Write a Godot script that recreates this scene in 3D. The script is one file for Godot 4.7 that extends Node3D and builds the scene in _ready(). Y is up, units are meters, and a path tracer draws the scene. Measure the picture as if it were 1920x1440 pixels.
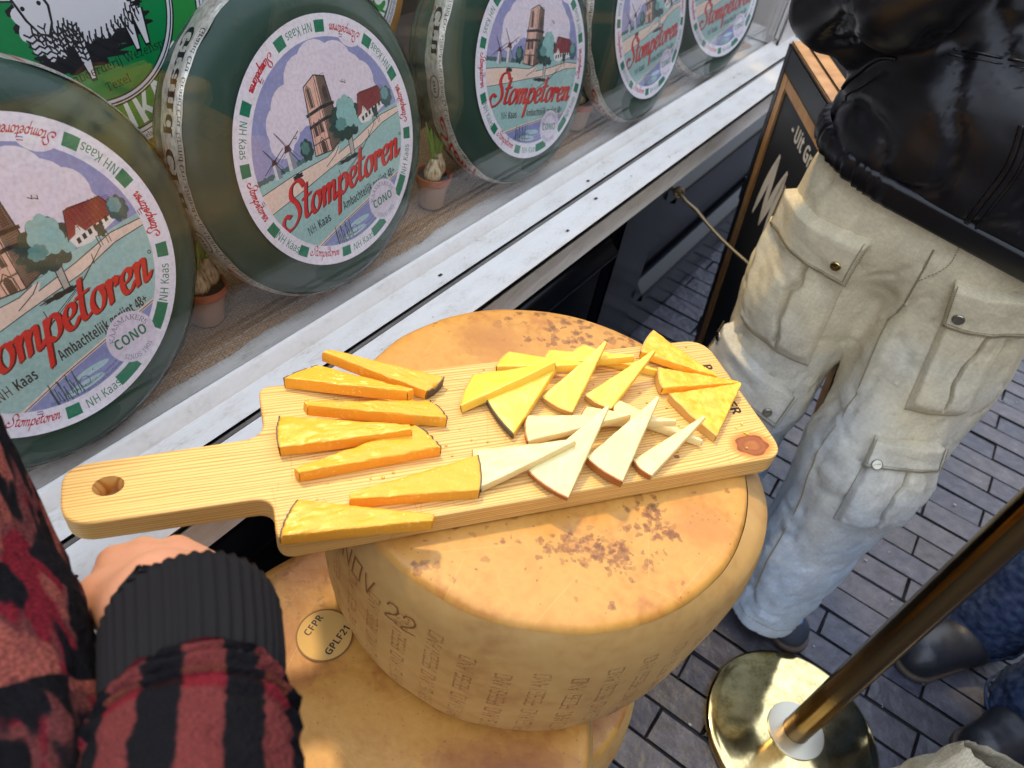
extends Node3D
# A cheese-shop window with a tasting board. y up, metres; the lens stands above x = z = 0.
const D := Vector3(0.45038587, 0, -0.89283401)   # along the shop front
const N := Vector3(0.89283401, 0, 0.45038587)    # out of the shop front, towards the street
const TOP := Vector3(0.0484, 0.85, -0.5325)      # middle of the upper cheese wheel's top
var FR := Basis(D, Vector3.UP, N)                # shop-front frame: x along it, z out of it
var cam: Camera3D
var M := {}
var used := {}
var rng := RandomNumberGenerator.new()

# ------------------------------------------------------------------ mesh building
class MB:
	var v := PackedVector3Array()
	var uv := PackedVector2Array()
	var col := PackedColorArray()
	var ix := PackedInt32Array()
	var c := Color.WHITE
	func p(a: Vector3, t := Vector2.ZERO) -> int:
		v.append(a); uv.append(t); col.append(c)
		return v.size() - 1
	func tri(a: int, b: int, d: int) -> void:
		ix.append(a); ix.append(b); ix.append(d)
	func quad(a: int, b: int, d: int, e: int) -> void:
		tri(a, b, d); tri(a, d, e)
	# flip the triangles from index i0 on if they enclose a negative volume, so that fronts look outwards
	func orient(i0: int) -> void:
		var m := Vector3.ZERO
		var n := 0
		for i in range(i0, ix.size()):
			m += v[ix[i]]; n += 1
		if n == 0: return
		m /= n
		var vol := 0.0
		for i in range(i0, ix.size(), 3):
			vol += (v[ix[i]] - m).dot((v[ix[i + 2]] - m).cross(v[ix[i + 1]] - m))
		if vol < 0.0:
			flip(i0)
	func flip(i0: int) -> void:
		for i in range(i0, ix.size(), 3):
			var t := ix[i + 1]; ix[i + 1] = ix[i + 2]; ix[i + 2] = t
	# make the triangles from i0 on face along d
	func face(i0: int, d: Vector3) -> void:
		var s := 0.0
		for i in range(i0, ix.size(), 3):
			s += (v[ix[i + 2]] - v[ix[i]]).cross(v[ix[i + 1]] - v[ix[i]]).dot(d)
		if s < 0.0:
			flip(i0)
	func grid(nu: int, nv: int, f: Callable) -> int:
		var b := v.size()
		for j in nv + 1:
			for i in nu + 1:
				p(f.call(float(i) / nu, float(j) / nv), Vector2(float(i) / nu, float(j) / nv))
		for j in nv:
			for i in nu:
				var a := b + j * (nu + 1) + i
				quad(a, a + 1, a + nu + 2, a + nu + 1)
		return b
	func mesh() -> ArrayMesh:
		var nn := PackedVector3Array(); nn.resize(v.size())
		for i in range(0, ix.size(), 3):
			var a := ix[i]; var b := ix[i + 1]; var d := ix[i + 2]
			var n := (v[d] - v[a]).cross(v[b] - v[a])
			nn[a] += n; nn[b] += n; nn[d] += n
		# weld normals of vertices that share a place and nearly a direction (seams of lathes and grids)
		var at := {}
		for i in v.size():
			var k := Vector3i((v[i] * 20000.0).round())
			if at.has(k): at[k].append(i)
			else: at[k] = [i]
		var out := nn.duplicate()
		for k in at:
			var l: Array = at[k]
			if l.size() > 1:
				for i in l:
					var s := Vector3.ZERO
					var mine := nn[i].normalized()
					for j in l:
						if mine.dot(nn[j].normalized()) > 0.72: s += nn[j]
					out[i] = s
		for i in out.size():
			out[i] = out[i].normalized() if out[i].length_squared() > 1e-30 else Vector3.UP
		var ar := []; ar.resize(Mesh.ARRAY_MAX)
		ar[Mesh.ARRAY_VERTEX] = v; ar[Mesh.ARRAY_NORMAL] = out; ar[Mesh.ARRAY_TEX_UV] = uv; ar[Mesh.ARRAY_COLOR] = col; ar[Mesh.ARRAY_INDEX] = ix
		var m := ArrayMesh.new()
		m.add_surface_from_arrays(Mesh.PRIMITIVE_TRIANGLES, ar)
		return m

func box(m: MB, lo: Vector3, hi: Vector3, bev := 0.002, t := Transform3D()) -> void:
	var i0 := m.ix.size()
	var c := (lo + hi) / 2; var h := (hi - lo) / 2
	bev = minf(bev, minf(h.x, minf(h.y, h.z)) * 0.9)
	var vid := {}
	for sx in [-1, 1]:
		for sy in [-1, 1]:
			for sz in [-1, 1]:
				for ax in 3:
					var q := h - Vector3(bev, bev, bev); q[ax] = h[ax]
					q *= Vector3(sx, sy, sz)
					vid[[sx, sy, sz, ax]] = m.p(t * (c + q), Vector2(q.x + q.z * 0.37, q.y + q.z * 0.61))
	for ax in 3:
		var b := (ax + 1) % 3; var d := (ax + 2) % 3
		for s in [-1, 1]:
			var k := []
			for w in [[-1, -1], [1, -1], [1, 1], [-1, 1]]:
				var q := [0, 0, 0]; q[ax] = s; q[b] = w[0]; q[d] = w[1]
				k.append(vid[[q[0], q[1], q[2], ax]])
			if s > 0: m.quad(k[0], k[3], k[2], k[1])
			else: m.quad(k[0], k[1], k[2], k[3])
		for sb in [-1, 1]:
			for sd in [-1, 1]:
				var k2 := []
				for w in [[-1, b], [1, b], [1, d], [-1, d]]:
					var q := [0, 0, 0]; q[ax] = w[0]; q[b] = sb; q[d] = sd
					k2.append(vid[[q[0], q[1], q[2], w[1]]])
				if sb * sd > 0: m.quad(k2[0], k2[3], k2[2], k2[1])
				else: m.quad(k2[0], k2[1], k2[2], k2[3])
	for sx in [-1, 1]:
		for sy in [-1, 1]:
			for sz in [-1, 1]:
				var k3 := [vid[[sx, sy, sz, 0]], vid[[sx, sy, sz, 1]], vid[[sx, sy, sz, 2]]]
				if sx * sy * sz > 0: m.tri(k3[0], k3[2], k3[1])
				else: m.tri(k3[0], k3[1], k3[2])
	m.orient(i0)

# a body of revolution round the y axis; each run of profile points (radius, height) is smooth, runs meet in an edge
func lathe(m: MB, runs: Array, seg: int, t := Transform3D(), wob = null) -> void:
	var i0 := m.ix.size()
	for r in runs:
		var n: int = r.size() - 1
		m.grid(seg, n, func(a, b):
			var k := int(round(b * n)); var q: Vector2 = r[k]
			var ang: float = a * TAU
			var w: float = wob.call(ang, q) if wob != null else 0.0
			return t * Vector3(cos(ang) * (q.x + w), q.y, sin(ang) * (q.x + w)))
	m.orient(i0)

# a tube along a path; radii per point
func tube(m: MB, path: Array, rad: Variant, seg := 8, cap := true, t := Transform3D()) -> void:
	var i0 := m.ix.size()
	var n := path.size()
	var b := m.v.size()
	var side := Vector3.ZERO
	for k in n:
		var dir: Vector3 = (path[mini(k + 1, n - 1)] - path[maxi(k - 1, 0)]).normalized()
		if k == 0: side = dir.cross(Vector3.UP if absf(dir.y) < 0.9 else Vector3.RIGHT).normalized()
		side = (side - dir * side.dot(dir)).normalized()
		var o := dir.cross(side)
		var r: float = rad if rad is float else rad[k]
		for j in seg + 1:
			var a := TAU * j / seg
			m.p(t * (path[k] + (side * cos(a) + o * sin(a)) * r), Vector2(float(j) / seg, float(k) / (n - 1)))
	for k in n - 1:
		for j in seg:
			var a := b + k * (seg + 1) + j
			m.quad(a, a + 1, a + seg + 2, a + seg + 1)
	if cap:
		for e in [0, n - 1]:
			var c := m.p(t * path[e])
			for j in seg:
				var a: int = b + e * (seg + 1) + j
				if e == 0: m.tri(c, a + 1, a)
				else: m.tri(c, a, a + 1)
	m.orient(i0)

func curve(pts: Array, per := 6) -> Array:   # Catmull-Rom through 2-D or 3-D points
	var o := []
	var n := pts.size()
	for i in n - 1:
		var a = pts[maxi(i - 1, 0)]; var b = pts[i]; var c = pts[i + 1]; var d = pts[mini(i + 2, n - 1)]
		for k in per:
			o.append(b.cubic_interpolate(c, a, d, float(k) / per))
	o.append(pts[n - 1])
	return o

# a flat plate with rounded upper and lower edges; outline in x, z
func plate(m: MB, poly: PackedVector2Array, y0: float, y1: float, bev: float, hole := PackedVector2Array()) -> void:
	var n := poly.size()
	var area := 0.0
	for i in n: area += poly[i].cross(poly[(i + 1) % n])
	var s := 1.0 if area > 0 else -1.0
	var inn := PackedVector2Array()
	for i in n:
		var a := (poly[i] - poly[(i + n - 1) % n]).normalized(); var b := (poly[(i + 1) % n] - poly[i]).normalized()
		var na := Vector2(-a.y, a.x) * s; var nb := Vector2(-b.y, b.x) * s
		var mt := (na + nb).normalized()
		inn.append(mt / maxf(0.5, mt.dot(na)))
	var rings := []
	for q in [[1.0, 0.0], [0.45, 0.12], [0.12, 0.45], [0.0, 1.0]]: rings.append([q[0] * bev, y1 - q[1] * bev])
	for q in [[0.0, 1.0], [0.12, 0.45], [0.45, 0.12], [1.0, 0.0]]: rings.append([q[0] * bev, y0 + q[1] * bev])
	var i0 := m.ix.size()
	var b0 := m.v.size()
	for r in rings:
		for i in n + 1:
			var q: Vector2 = poly[i % n] + inn[i % n] * float(r[0])
			m.p(Vector3(q.x, r[1], q.y), q)
	for k in rings.size() - 1:
		for i in n:
			var a := b0 + k * (n + 1) + i
			m.quad(a, a + 1, a + n + 2, a + n + 1)
	for e in 2:
		var ring := PackedVector2Array()
		for i in n: ring.append(poly[i] + inn[i] * bev)
		var all := ring.duplicate()
		if hole.size() > 0:   # cut the hole in by a bridge
			var hb := 0; var rb := 0; var best := 1e9
			for i in ring.size():
				for j in hole.size():
					var dd := ring[i].distance_squared_to(hole[j])
					if dd < best: best = dd; rb = i; hb = j
			all = PackedVector2Array()
			for i in ring.size() + 1: all.append(ring[(rb + i) % ring.size()])
			var harea := 0.0
			for i in hole.size(): harea += hole[i].cross(hole[(i + 1) % hole.size()])
			var hd := 1 if harea * area < 0 else -1
			for i in hole.size() + 1: all.append(hole[posmod(hb + i * hd, hole.size())])
		var tr := Geometry2D.triangulate_polygon(all)
		var vb := m.v.size()
		for q in all: m.p(Vector3(q.x, y1 if e == 0 else y0, q.y), q)
		var j0 := m.ix.size()
		for i in range(0, tr.size(), 3): m.tri(vb + tr[i], vb + tr[i + 1], vb + tr[i + 2])
		m.face(j0, Vector3.UP if e == 0 else Vector3.DOWN)
	var keep := m.ix.size()
	# the wall's own orientation
	var sub := MB.new()
	sub.v = m.v; sub.ix = m.ix.slice(i0, i0 + (rings.size() - 1) * n * 6)
	sub.orient(0)
	for i in sub.ix.size(): m.ix[i0 + i] = sub.ix[i]
	assert(keep == m.ix.size())

func round_poly(pts: Array, rad: Array, per := 8) -> PackedVector2Array:
	var o := PackedVector2Array()
	var n := pts.size()
	for i in n:
		var c: Vector2 = pts[i]; var a: Vector2 = pts[(i + n - 1) % n]; var b: Vector2 = pts[(i + 1) % n]
		var r: float = rad[i]
		if r <= 0.0:
			o.append(c); continue
		var p0 := c + (a - c).normalized() * r; var p1 := c + (b - c).normalized() * r
		for k in per + 1:
			var t := float(k) / per
			o.append(p0.lerp(c, t).lerp(c.lerp(p1, t), t))
	return o

# ------------------------------------------------------------------ soft bodies: tapered capsules joined smoothly and meshed with surface nets
class Body:
	var caps := []
	var k := 0.03
	var cut := []     # planes [normal, d]: keep where n.p < d
	func cap(a: Vector3, b: Vector3, ra: float, rb: float) -> void:
		var ba := b - a
		caps.append([a, ba, 1.0 / maxf(ba.length_squared(), 1e-9), ra, rb - ra])
	func d(p: Vector3) -> float:
		var r := 1e9
		for q in caps:
			var pa: Vector3 = p - q[0]
			var t := clampf(pa.dot(q[1]) * q[2], 0.0, 1.0)
			var x: float = (pa - q[1] * t).length() - q[3] - q[4] * t
			var h := maxf(k - absf(r - x), 0.0)
			r = minf(r, x) - h * h / (4.0 * k)
		for q in cut:
			r = maxf(r, q[0].dot(p) - q[1])
		return r
	func grad(p: Vector3) -> Vector3:
		var e := 0.002
		return Vector3(d(p + Vector3(e, 0, 0)) - d(p - Vector3(e, 0, 0)), d(p + Vector3(0, e, 0)) - d(p - Vector3(0, e, 0)), d(p + Vector3(0, 0, e)) - d(p - Vector3(0, 0, e))).normalized()
	func land(p: Vector3) -> Vector3:
		for i in 5: p -= grad(p) * d(p)
		return p
	func nets(m: MB, h: float) -> void:
		var lo := Vector3(1e9, 1e9, 1e9); var hi := -lo
		for q in caps:
			var r: float = maxf(q[3], q[3] + q[4]) + 2.0 * h
			for e in [q[0], q[0] + q[1]]:
				lo = lo.min(e - Vector3(r, r, r)); hi = hi.max(e + Vector3(r, r, r))
		var nx := (int(ceil((hi.x - lo.x) / h)) / 4 + 1) * 4; var ny := (int(ceil((hi.y - lo.y) / h)) / 4 + 1) * 4; var nz := (int(ceil((hi.z - lo.z) / h)) / 4 + 1) * 4
		var f := PackedFloat32Array(); f.resize(nx * ny * nz)
		for bz in range(0, nz, 4):
			for by in range(0, ny, 4):
				for bx in range(0, nx, 4):
					var far := d(lo + Vector3(bx + 1.5, by + 1.5, bz + 1.5) * h)
					var skip := absf(far) > h * 5.0
					for z in range(bz, bz + 4):
						for y in range(by, by + 4):
							var o := (z * ny + y) * nx
							for x in range(bx, bx + 4):
								f[o + x] = far if skip else d(lo + Vector3(x, y, z) * h)
		var id := {}
		var sx := 1; var sy := nx; var sz := nx * ny
		var offs := [0, sx, sy, sx + sy, sz, sx + sz, sy + sz, sx + sy + sz]
		var edges := [[0, 1], [2, 3], [4, 5], [6, 7], [0, 2], [1, 3], [4, 6], [5, 7], [0, 4], [1, 5], [2, 6], [3, 7]]
		var cor := [Vector3(0, 0, 0), Vector3(1, 0, 0), Vector3(0, 1, 0), Vector3(1, 1, 0), Vector3(0, 0, 1), Vector3(1, 0, 1), Vector3(0, 1, 1), Vector3(1, 1, 1)]
		for z in nz - 1:
			for y in ny - 1:
				var o := (z * ny + y) * nx
				for x in nx - 1:
					var i := o + x
					var s := 0
					for kk in 8:
						if f[i + offs[kk]] < 0.0: s += 1
					if s == 0 or s == 8: continue
					var acc := Vector3.ZERO; var n := 0
					for e in edges:
						var a := f[i + offs[e[0]]]; var b := f[i + offs[e[1]]]
						if (a < 0.0) != (b < 0.0):
							acc += cor[e[0]].lerp(cor[e[1]], a / (a - b)); n += 1
					id[i] = m.p(lo + (Vector3(x, y, z) + acc / n) * h)
		for z in range(1, nz - 1):
			for y in range(1, ny - 1):
				var o := (z * ny + y) * nx
				for x in range(1, nx - 1):
					var i := o + x
					var a := f[i] < 0.0
					if a != (f[i + sx] < 0.0): qd(m, id, i, sy, sz, a)
					if a != (f[i + sy] < 0.0): qd(m, id, i, sz, sx, a)
					if a != (f[i + sz] < 0.0): qd(m, id, i, sx, sy, a)
	func qd(m: MB, id: Dictionary, i: int, u: int, w: int, a: bool) -> void:
		if not (id.has(i) and id.has(i - u) and id.has(i - w) and id.has(i - u - w)): return
		if a: m.quad(id[i], id[i - w], id[i - u - w], id[i - u])
		else: m.quad(id[i], id[i - u], id[i - u - w], id[i - w])

# ------------------------------------------------------------------ scene tree
func numbered(n: String) -> String:
	if not used.has(n):
		used[n] = 0
		return n
	used[n] += 1
	return "%s_%03d" % [n, used[n]]
func tag(o: Node, label := "", cat := "", group := "", kind := "") -> Node:
	if label: o.set_meta("label", label)
	if cat: o.set_meta("category", cat)
	if group: o.set_meta("group", group)
	if kind: o.set_meta("kind", kind)
	return o
func thing(n: String, label: String, cat: String, t := Transform3D(), group := "") -> Node3D:
	var o := Node3D.new(); o.name = numbered(n); add_child(o, true); o.transform = t
	tag(o, label, cat, group)
	return o
func part(par: Node, n: String, m: Variant, mat: Material, t := Transform3D()) -> MeshInstance3D:
	var o := MeshInstance3D.new(); o.name = numbered(n) if par == self else n
	o.mesh = m.mesh() if m is MB else m
	o.material_override = mat
	par.add_child(o, true); o.transform = t
	if par != self:
		var nm := String(o.name)
		if nm != n:
			var k := 1
			while par.has_node("%s_%03d" % [n, k]): k += 1
			o.name = "%s_%03d" % [n, k]
	return o

# ------------------------------------------------------------------ materials
func lin(r: float, g: float, b: float) -> Color:
	return Color(r, g, b).linear_to_srgb()
func mat(c: Color, rough := 0.6, metal := 0.0, spec := 0.5) -> StandardMaterial3D:
	var m := StandardMaterial3D.new()
	m.albedo_color = c; m.roughness = rough; m.metallic = metal; m.metallic_specular = spec
	return m
func fnl(seed_: int, freq: float, oct := 4, type := FastNoiseLite.TYPE_SIMPLEX_SMOOTH) -> FastNoiseLite:
	var n := FastNoiseLite.new(); n.seed = seed_; n.frequency = freq; n.fractal_octaves = oct; n.noise_type = type
	n.fractal_type = FastNoiseLite.FRACTAL_FBM if oct > 1 else FastNoiseLite.FRACTAL_NONE
	return n
func itex(im: Image) -> ImageTexture:
	return ImageTexture.create_from_image(im)
func nrm(seed_: int, freq: float, oct: int, strength: float, size := 256, sx := 1, sy := 1) -> ImageTexture:
	var im := fnl(seed_, freq, oct).get_seamless_image(size, size)
	if sx != 1 or sy != 1:   # stretched streaks: squeeze one way, repeat
		var sm := im.duplicate(); sm.resize(size / sx, size / sy, Image.INTERPOLATE_BILINEAR)
		im = Image.create(size, size, false, Image.FORMAT_L8)
		for x in sx:
			for y in sy: im.blit_rect(sm, Rect2i(0, 0, size / sx, size / sy), Vector2i(x * size / sx, y * size / sy))
	im.convert(Image.FORMAT_RGBA8)
	im.bump_map_to_normal_map(strength)
	return itex(im)
func addn(m: StandardMaterial3D, t: Texture2D, s: float) -> StandardMaterial3D:
	m.normal_enabled = true; m.normal_texture = t; m.normal_scale = s
	return m
func tri(m: StandardMaterial3D, per_metre: float, world := true) -> StandardMaterial3D:
	m.uv1_triplanar = true; m.uv1_world_triplanar = world; m.uv1_scale = Vector3.ONE * per_metre
	return m
# an image whose colour runs through stops (0..1) along a mix of noise images
func ramp(w: int, h: int, noises: Array, wts: Array, stops: Array, cols: Array) -> Image:
	var lut := PackedByteArray(); lut.resize(768)
	for i in 256:
		var t := i / 255.0
		var c: Color = cols[0]
		for k in stops.size() - 1:
			if t >= stops[k]:
				c = cols[k].lerp(cols[k + 1], clampf((t - stops[k]) / maxf(1e-5, stops[k + 1] - stops[k]), 0, 1))
		lut[i * 3] = int(clampf(c.r, 0, 1) * 255); lut[i * 3 + 1] = int(clampf(c.g, 0, 1) * 255); lut[i * 3 + 2] = int(clampf(c.b, 0, 1) * 255)
	var ds := []
	for n in noises:
		var im: Image = n.get_seamless_image(w, h) if n is FastNoiseLite else n
		ds.append(im.get_data())
	var o := PackedByteArray(); o.resize(w * h * 3)
	var d0: PackedByteArray = ds[0]; var w0: float = wts[0]
	var d1: PackedByteArray = ds[1] if ds.size() > 1 else d0; var w1: float = wts[1] if ds.size() > 1 else 0.0
	for i in w * h:
		var q := clampi(int(d0[i] * w0 + d1[i] * w1), 0, 255) * 3
		o[i * 3] = lut[q]; o[i * 3 + 1] = lut[q + 1]; o[i * 3 + 2] = lut[q + 2]
	return Image.create_from_data(w, h, false, Image.FORMAT_RGB8, o)

# ------------------------------------------------------------------ flat print: fills, pen strokes and lettering drawn into an image
class Cv:
	var im: Image
	var t := Transform2D()
	var strip: Image
	var clip := 0.0       # > 0: a circle in pixels round the middle
	func _init(i: Image) -> void:
		im = i
	func fill(cs: Array, col: Color) -> void:
		var W := im.get_width(); var H := im.get_height()
		var ed := []
		var y0 := 1e9; var y1 := -1e9
		for c in cs:
			var n: int = c.size()
			for i in n:
				var a: Vector2 = t * c[i]; var b: Vector2 = t * c[(i + 1) % n]
				if a.y == b.y: continue
				if a.y < b.y: ed.append([a.y, b.y, a.x, (b.x - a.x) / (b.y - a.y), 1])
				else: ed.append([b.y, a.y, b.x, (a.x - b.x) / (a.y - b.y), -1])
				y0 = minf(y0, minf(a.y, b.y)); y1 = maxf(y1, maxf(a.y, b.y))
		var solid := col.a > 0.99
		if not solid:
			strip = Image.create(W, 1, false, Image.FORMAT_RGBA8); strip.fill(col)
		for y in range(maxi(0, int(floor(y0))), mini(H - 1, int(ceil(y1))) + 1):
			var yc := y + 0.5
			var xs := []
			for e in ed:
				if yc >= e[0] and yc < e[1]: xs.append([e[2] + (yc - e[0]) * e[3], e[4]])
			if xs.size() < 2: continue
			xs.sort_custom(func(a, b): return a[0] < b[0])
			var wn := 0; var xa := 0.0
			var cl0 := 0.0; var cl1 := float(W)
			if clip > 0.0:
				var q := clip * clip - (yc - H / 2.0) * (yc - H / 2.0)
				if q <= 0.0: continue
				cl0 = W / 2.0 - sqrt(q); cl1 = W / 2.0 + sqrt(q)
			for x in xs:
				if wn == 0: xa = x[0]
				wn += x[1]
				if wn == 0:
					var a := maxi(0, int(round(maxf(xa, cl0)))); var b := mini(W, int(round(minf(x[0], cl1))))
					if b > a:
						if solid: im.fill_rect(Rect2i(a, y, b - a, 1), col)
						else: im.blend_rect(strip, Rect2i(0, 0, b - a, 1), Vector2i(a, y))
	func pen(path: Array, w: float, col: Color) -> void:
		for i in path.size() - 1:
			var a: Vector2 = path[i]; var b: Vector2 = path[i + 1]
			var d := (b - a).normalized() * w * 0.5; var s := Vector2(-d.y, d.x)
			fill([[a - d + s, b + d + s, b + d - s, a - d - s]], col)
	func nib(path: Array, nv: Vector2, col: Color) -> void:
		for i in path.size() - 1:
			var a: Vector2 = path[i]; var b: Vector2 = path[i + 1]
			var e := nv.orthogonal() * 0.3
			for q in [nv, e, (nv + e) * 0.7, (nv - e) * 0.7]:
				var c := [a - q, b - q, b + q, a + q]
				if (b - a).cross(q) < 0: c.reverse()
				fill([c], col)
	func disc(c: Vector2, r: float, col: Color, ry := -1.0, n := 24) -> void:
		var p := []
		for i in n: p.append(c + Vector2(cos(TAU * i / n) * r, sin(TAU * i / n) * (ry if ry > 0 else r)))
		fill([p], col)
	func ring(c: Vector2, r0: float, r1: float, col: Color, n := 64) -> void:
		var a := []; var b := []
		for i in n:
			var u := Vector2(cos(TAU * i / n), sin(TAU * i / n))
			a.append(c + u * r1); b.append(c + u * r0)
		b.reverse()
		fill([a, b], col)

var faces := {}
func font_rid(name: String, weight: int) -> RID:
	var k := name + str(weight)
	if not faces.has(k):
		var f := SystemFont.new(); f.font_names = PackedStringArray([name]); f.font_weight = weight
		faces[k] = f
	return faces[k].get_rids()[0]
# contours of a line of text, one array of contours per glyph, with its advance; em = 1, y up
func glyphs(s: String, font := "Droid Sans", weight := 700) -> Array:
	var ts := TextServerManager.get_primary_interface()
	var r := font_rid(font, weight)
	var o := []
	for ch in s:
		var gi := ts.font_get_glyph_index(r, 64, ch.unicode_at(0), 0)
		var g: Dictionary = ts.font_get_glyph_contours(r, 64, gi)
		var cs := []
		var st := 0
		if g.has("contours"):
			for e in g.contours:
				var c := []
				for i in range(st, e + 1): c.append(Vector2(g.points[i].x, -g.points[i].y) / 64.0)
				cs.append(c); st = e + 1
		o.append([cs, ts.font_get_glyph_advance(r, 64, gi).x / 64.0])
	return o
# straight lettering: at = left end of the baseline, up = y up in the canvas' units
func text(cv: Cv, s: String, at: Vector2, size: float, col: Color, font := "Droid Sans", weight := 700, ang := 0.0, squeeze := 1.0) -> void:
	var x := 0.0
	var q := Transform2D(ang, at)
	for g in glyphs(s, font, weight):
		var cs := []
		for c in g[0]:
			var c2 := []
			for p in c: c2.append(q * (Vector2((p.x + x) * squeeze, p.y) * size))
			cs.append(c2)
		if cs.size(): cv.fill(cs, col)
		x += g[1]
# lettering bent round a circle, letters' tops towards the middle, read anticlockwise; mid = angle of its middle
func arc_text(cv: Cv, s: String, c: Vector2, r: float, mid: float, size: float, col: Color, font := "Droid Sans", weight := 700, inward := true, squeeze := 1.0) -> void:
	var gl := glyphs(s, font, weight)
	var len := 0.0
	for g in gl: len += g[1] * size * squeeze
	var x := -len / 2
	for g in gl:
		var cs := []
		for cc in g[0]:
			var c2 := []
			for p in cc:
				var a: float = mid + (1.0 if inward else -1.0) * (x + p.x * size * squeeze) / r
				var rr: float = r - p.y * size if inward else r + p.y * size
				c2.append(c + Vector2(cos(a), sin(a)) * rr)
			cs.append(c2)
		if cs.size(): cv.fill(cs, col)
		x += g[1] * size * squeeze
# the flowing red wordmark, drawn with a broad nib; f maps letter space (x along, y up, x-height 1) to the canvas
const SCRIPT := {
	"S": [1.55, [[1.75, 1.72, 1.42, 2.12, 0.82, 2.0, 0.7, 1.5, 1.1, 1.02, 1.25, 0.45, 0.8, 0.0, 0.2, -0.06, -0.12, 0.3, 0.12, 0.72, 0.5, 0.55]]],
	"t": [0.72, [[0.42, 1.75, 0.22, 0.5, 0.3, 0.06, 0.68, 0.2], [0.0, 1.06, 0.74, 1.14]]],
	"o": [0.9, [[0.72, 0.92, 0.34, 0.96, 0.06, 0.5, 0.2, 0.04, 0.56, 0.1, 0.76, 0.56, 0.66, 0.95, 0.9, 0.86]]],
	"m": [1.5, [[0.05, 0.86, 0.22, 0.95, 0.16, 0.0], [0.18, 0.5, 0.5, 0.97, 0.68, 0.86, 0.6, 0.0], [0.62, 0.5, 0.96, 0.97, 1.14, 0.85, 1.06, 0.12, 1.2, 0.02, 1.44, 0.3]]],
	"p": [1.0, [[0.16, 1.0, -0.06, -0.95], [0.12, 0.55, 0.46, 1.0, 0.78, 0.78, 0.72, 0.22, 0.4, 0.0, 0.1, 0.2]]],
	"e": [0.8, [[0.08, 0.45, 0.5, 0.52, 0.66, 0.82, 0.42, 1.0, 0.1, 0.68, 0.14, 0.14, 0.46, 0.0, 0.82, 0.34]]],
	"r": [0.84, [[0.05, 0.86, 0.22, 0.95, 0.16, 0.0], [0.18, 0.5, 0.36, 0.86, 0.56, 0.98, 0.66, 0.80, 0.60, 0.62], [0.66, 0.80, 0.86, 0.9]]],
	"n": [1.06, [[0.05, 0.86, 0.22, 0.95, 0.16, 0.0], [0.18, 0.5, 0.5, 0.97, 0.7, 0.86, 0.62, 0.12, 0.78, 0.02, 1.02, 0.3]]],
}
func wordmark(cv: Cv, f: Callable, nibv: Vector2, col: Color, s := "Stompetoren", per := 5) -> void:
	var x := 0.0
	for ch in s:
		var g: Array = SCRIPT[ch]
		for st in g[1]:
			var pts := []
			for i in range(0, st.size(), 2): pts.append(Vector2(st[i] + x + st[i + 1] * 0.28, st[i + 1]))
			var path := []
			for q in curve(pts, per): path.append(f.call(q))
			cv.nib(path, nibv, col)
		x += g[0]

# ------------------------------------------------------------------ prints
func teal() -> Color: return Color(0.10, 0.46, 0.33)
func unit_canvas(S: int, bg: Color) -> Cv:
	var im := Image.create(S, S, false, Image.FORMAT_RGBA8); im.fill(bg)
	var cv := Cv.new(im)
	cv.t = Transform2D(Vector2(S / 2.0, 0), Vector2(0, -S / 2.0), Vector2(S / 2.0, S / 2.0))
	return cv
func V(a: Array) -> Array:
	var o := []
	for i in range(0, a.size(), 2): o.append(Vector2(a[i], a[i + 1]))
	return o
func outline(cv: Cv, a: Array, w: float, col: Color, closed := true) -> void:
	var p := a.duplicate()
	if closed: p.append(a[0])
	cv.pen(p, w, col)
func blob(c: Vector2, rx: float, ry: float, bumps: int, amp: float, ph := 0.0) -> Array:
	var o := []
	for i in 60:
		var a := TAU * i / 60.0
		var k := 1.0 + amp * absf(sin(a * bumps / 2.0 + ph)) - amp * 0.5
		o.append(c + Vector2(cos(a) * rx, sin(a) * ry) * k)
	return o

func stain(c: Vector2, rx: float, ry: float) -> Array:   # a ragged patch
	var o := []
	var p1 := rng.randf() * 6.0; var p2 := rng.randf() * 6.0; var p3 := rng.randf() * 6.0; var tw := rng.randf() * 6.0
	for i in 40:
		var a := TAU * i / 40.0
		var k := 1.0 + 0.22 * sin(a * 2.0 + p1) + 0.18 * sin(a * 3.0 + p2) + 0.10 * sin(a * 7.0 + p3)
		o.append(c + (Vector2(cos(a) * rx, sin(a) * ry) * k).rotated(tw))
	return o

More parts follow.
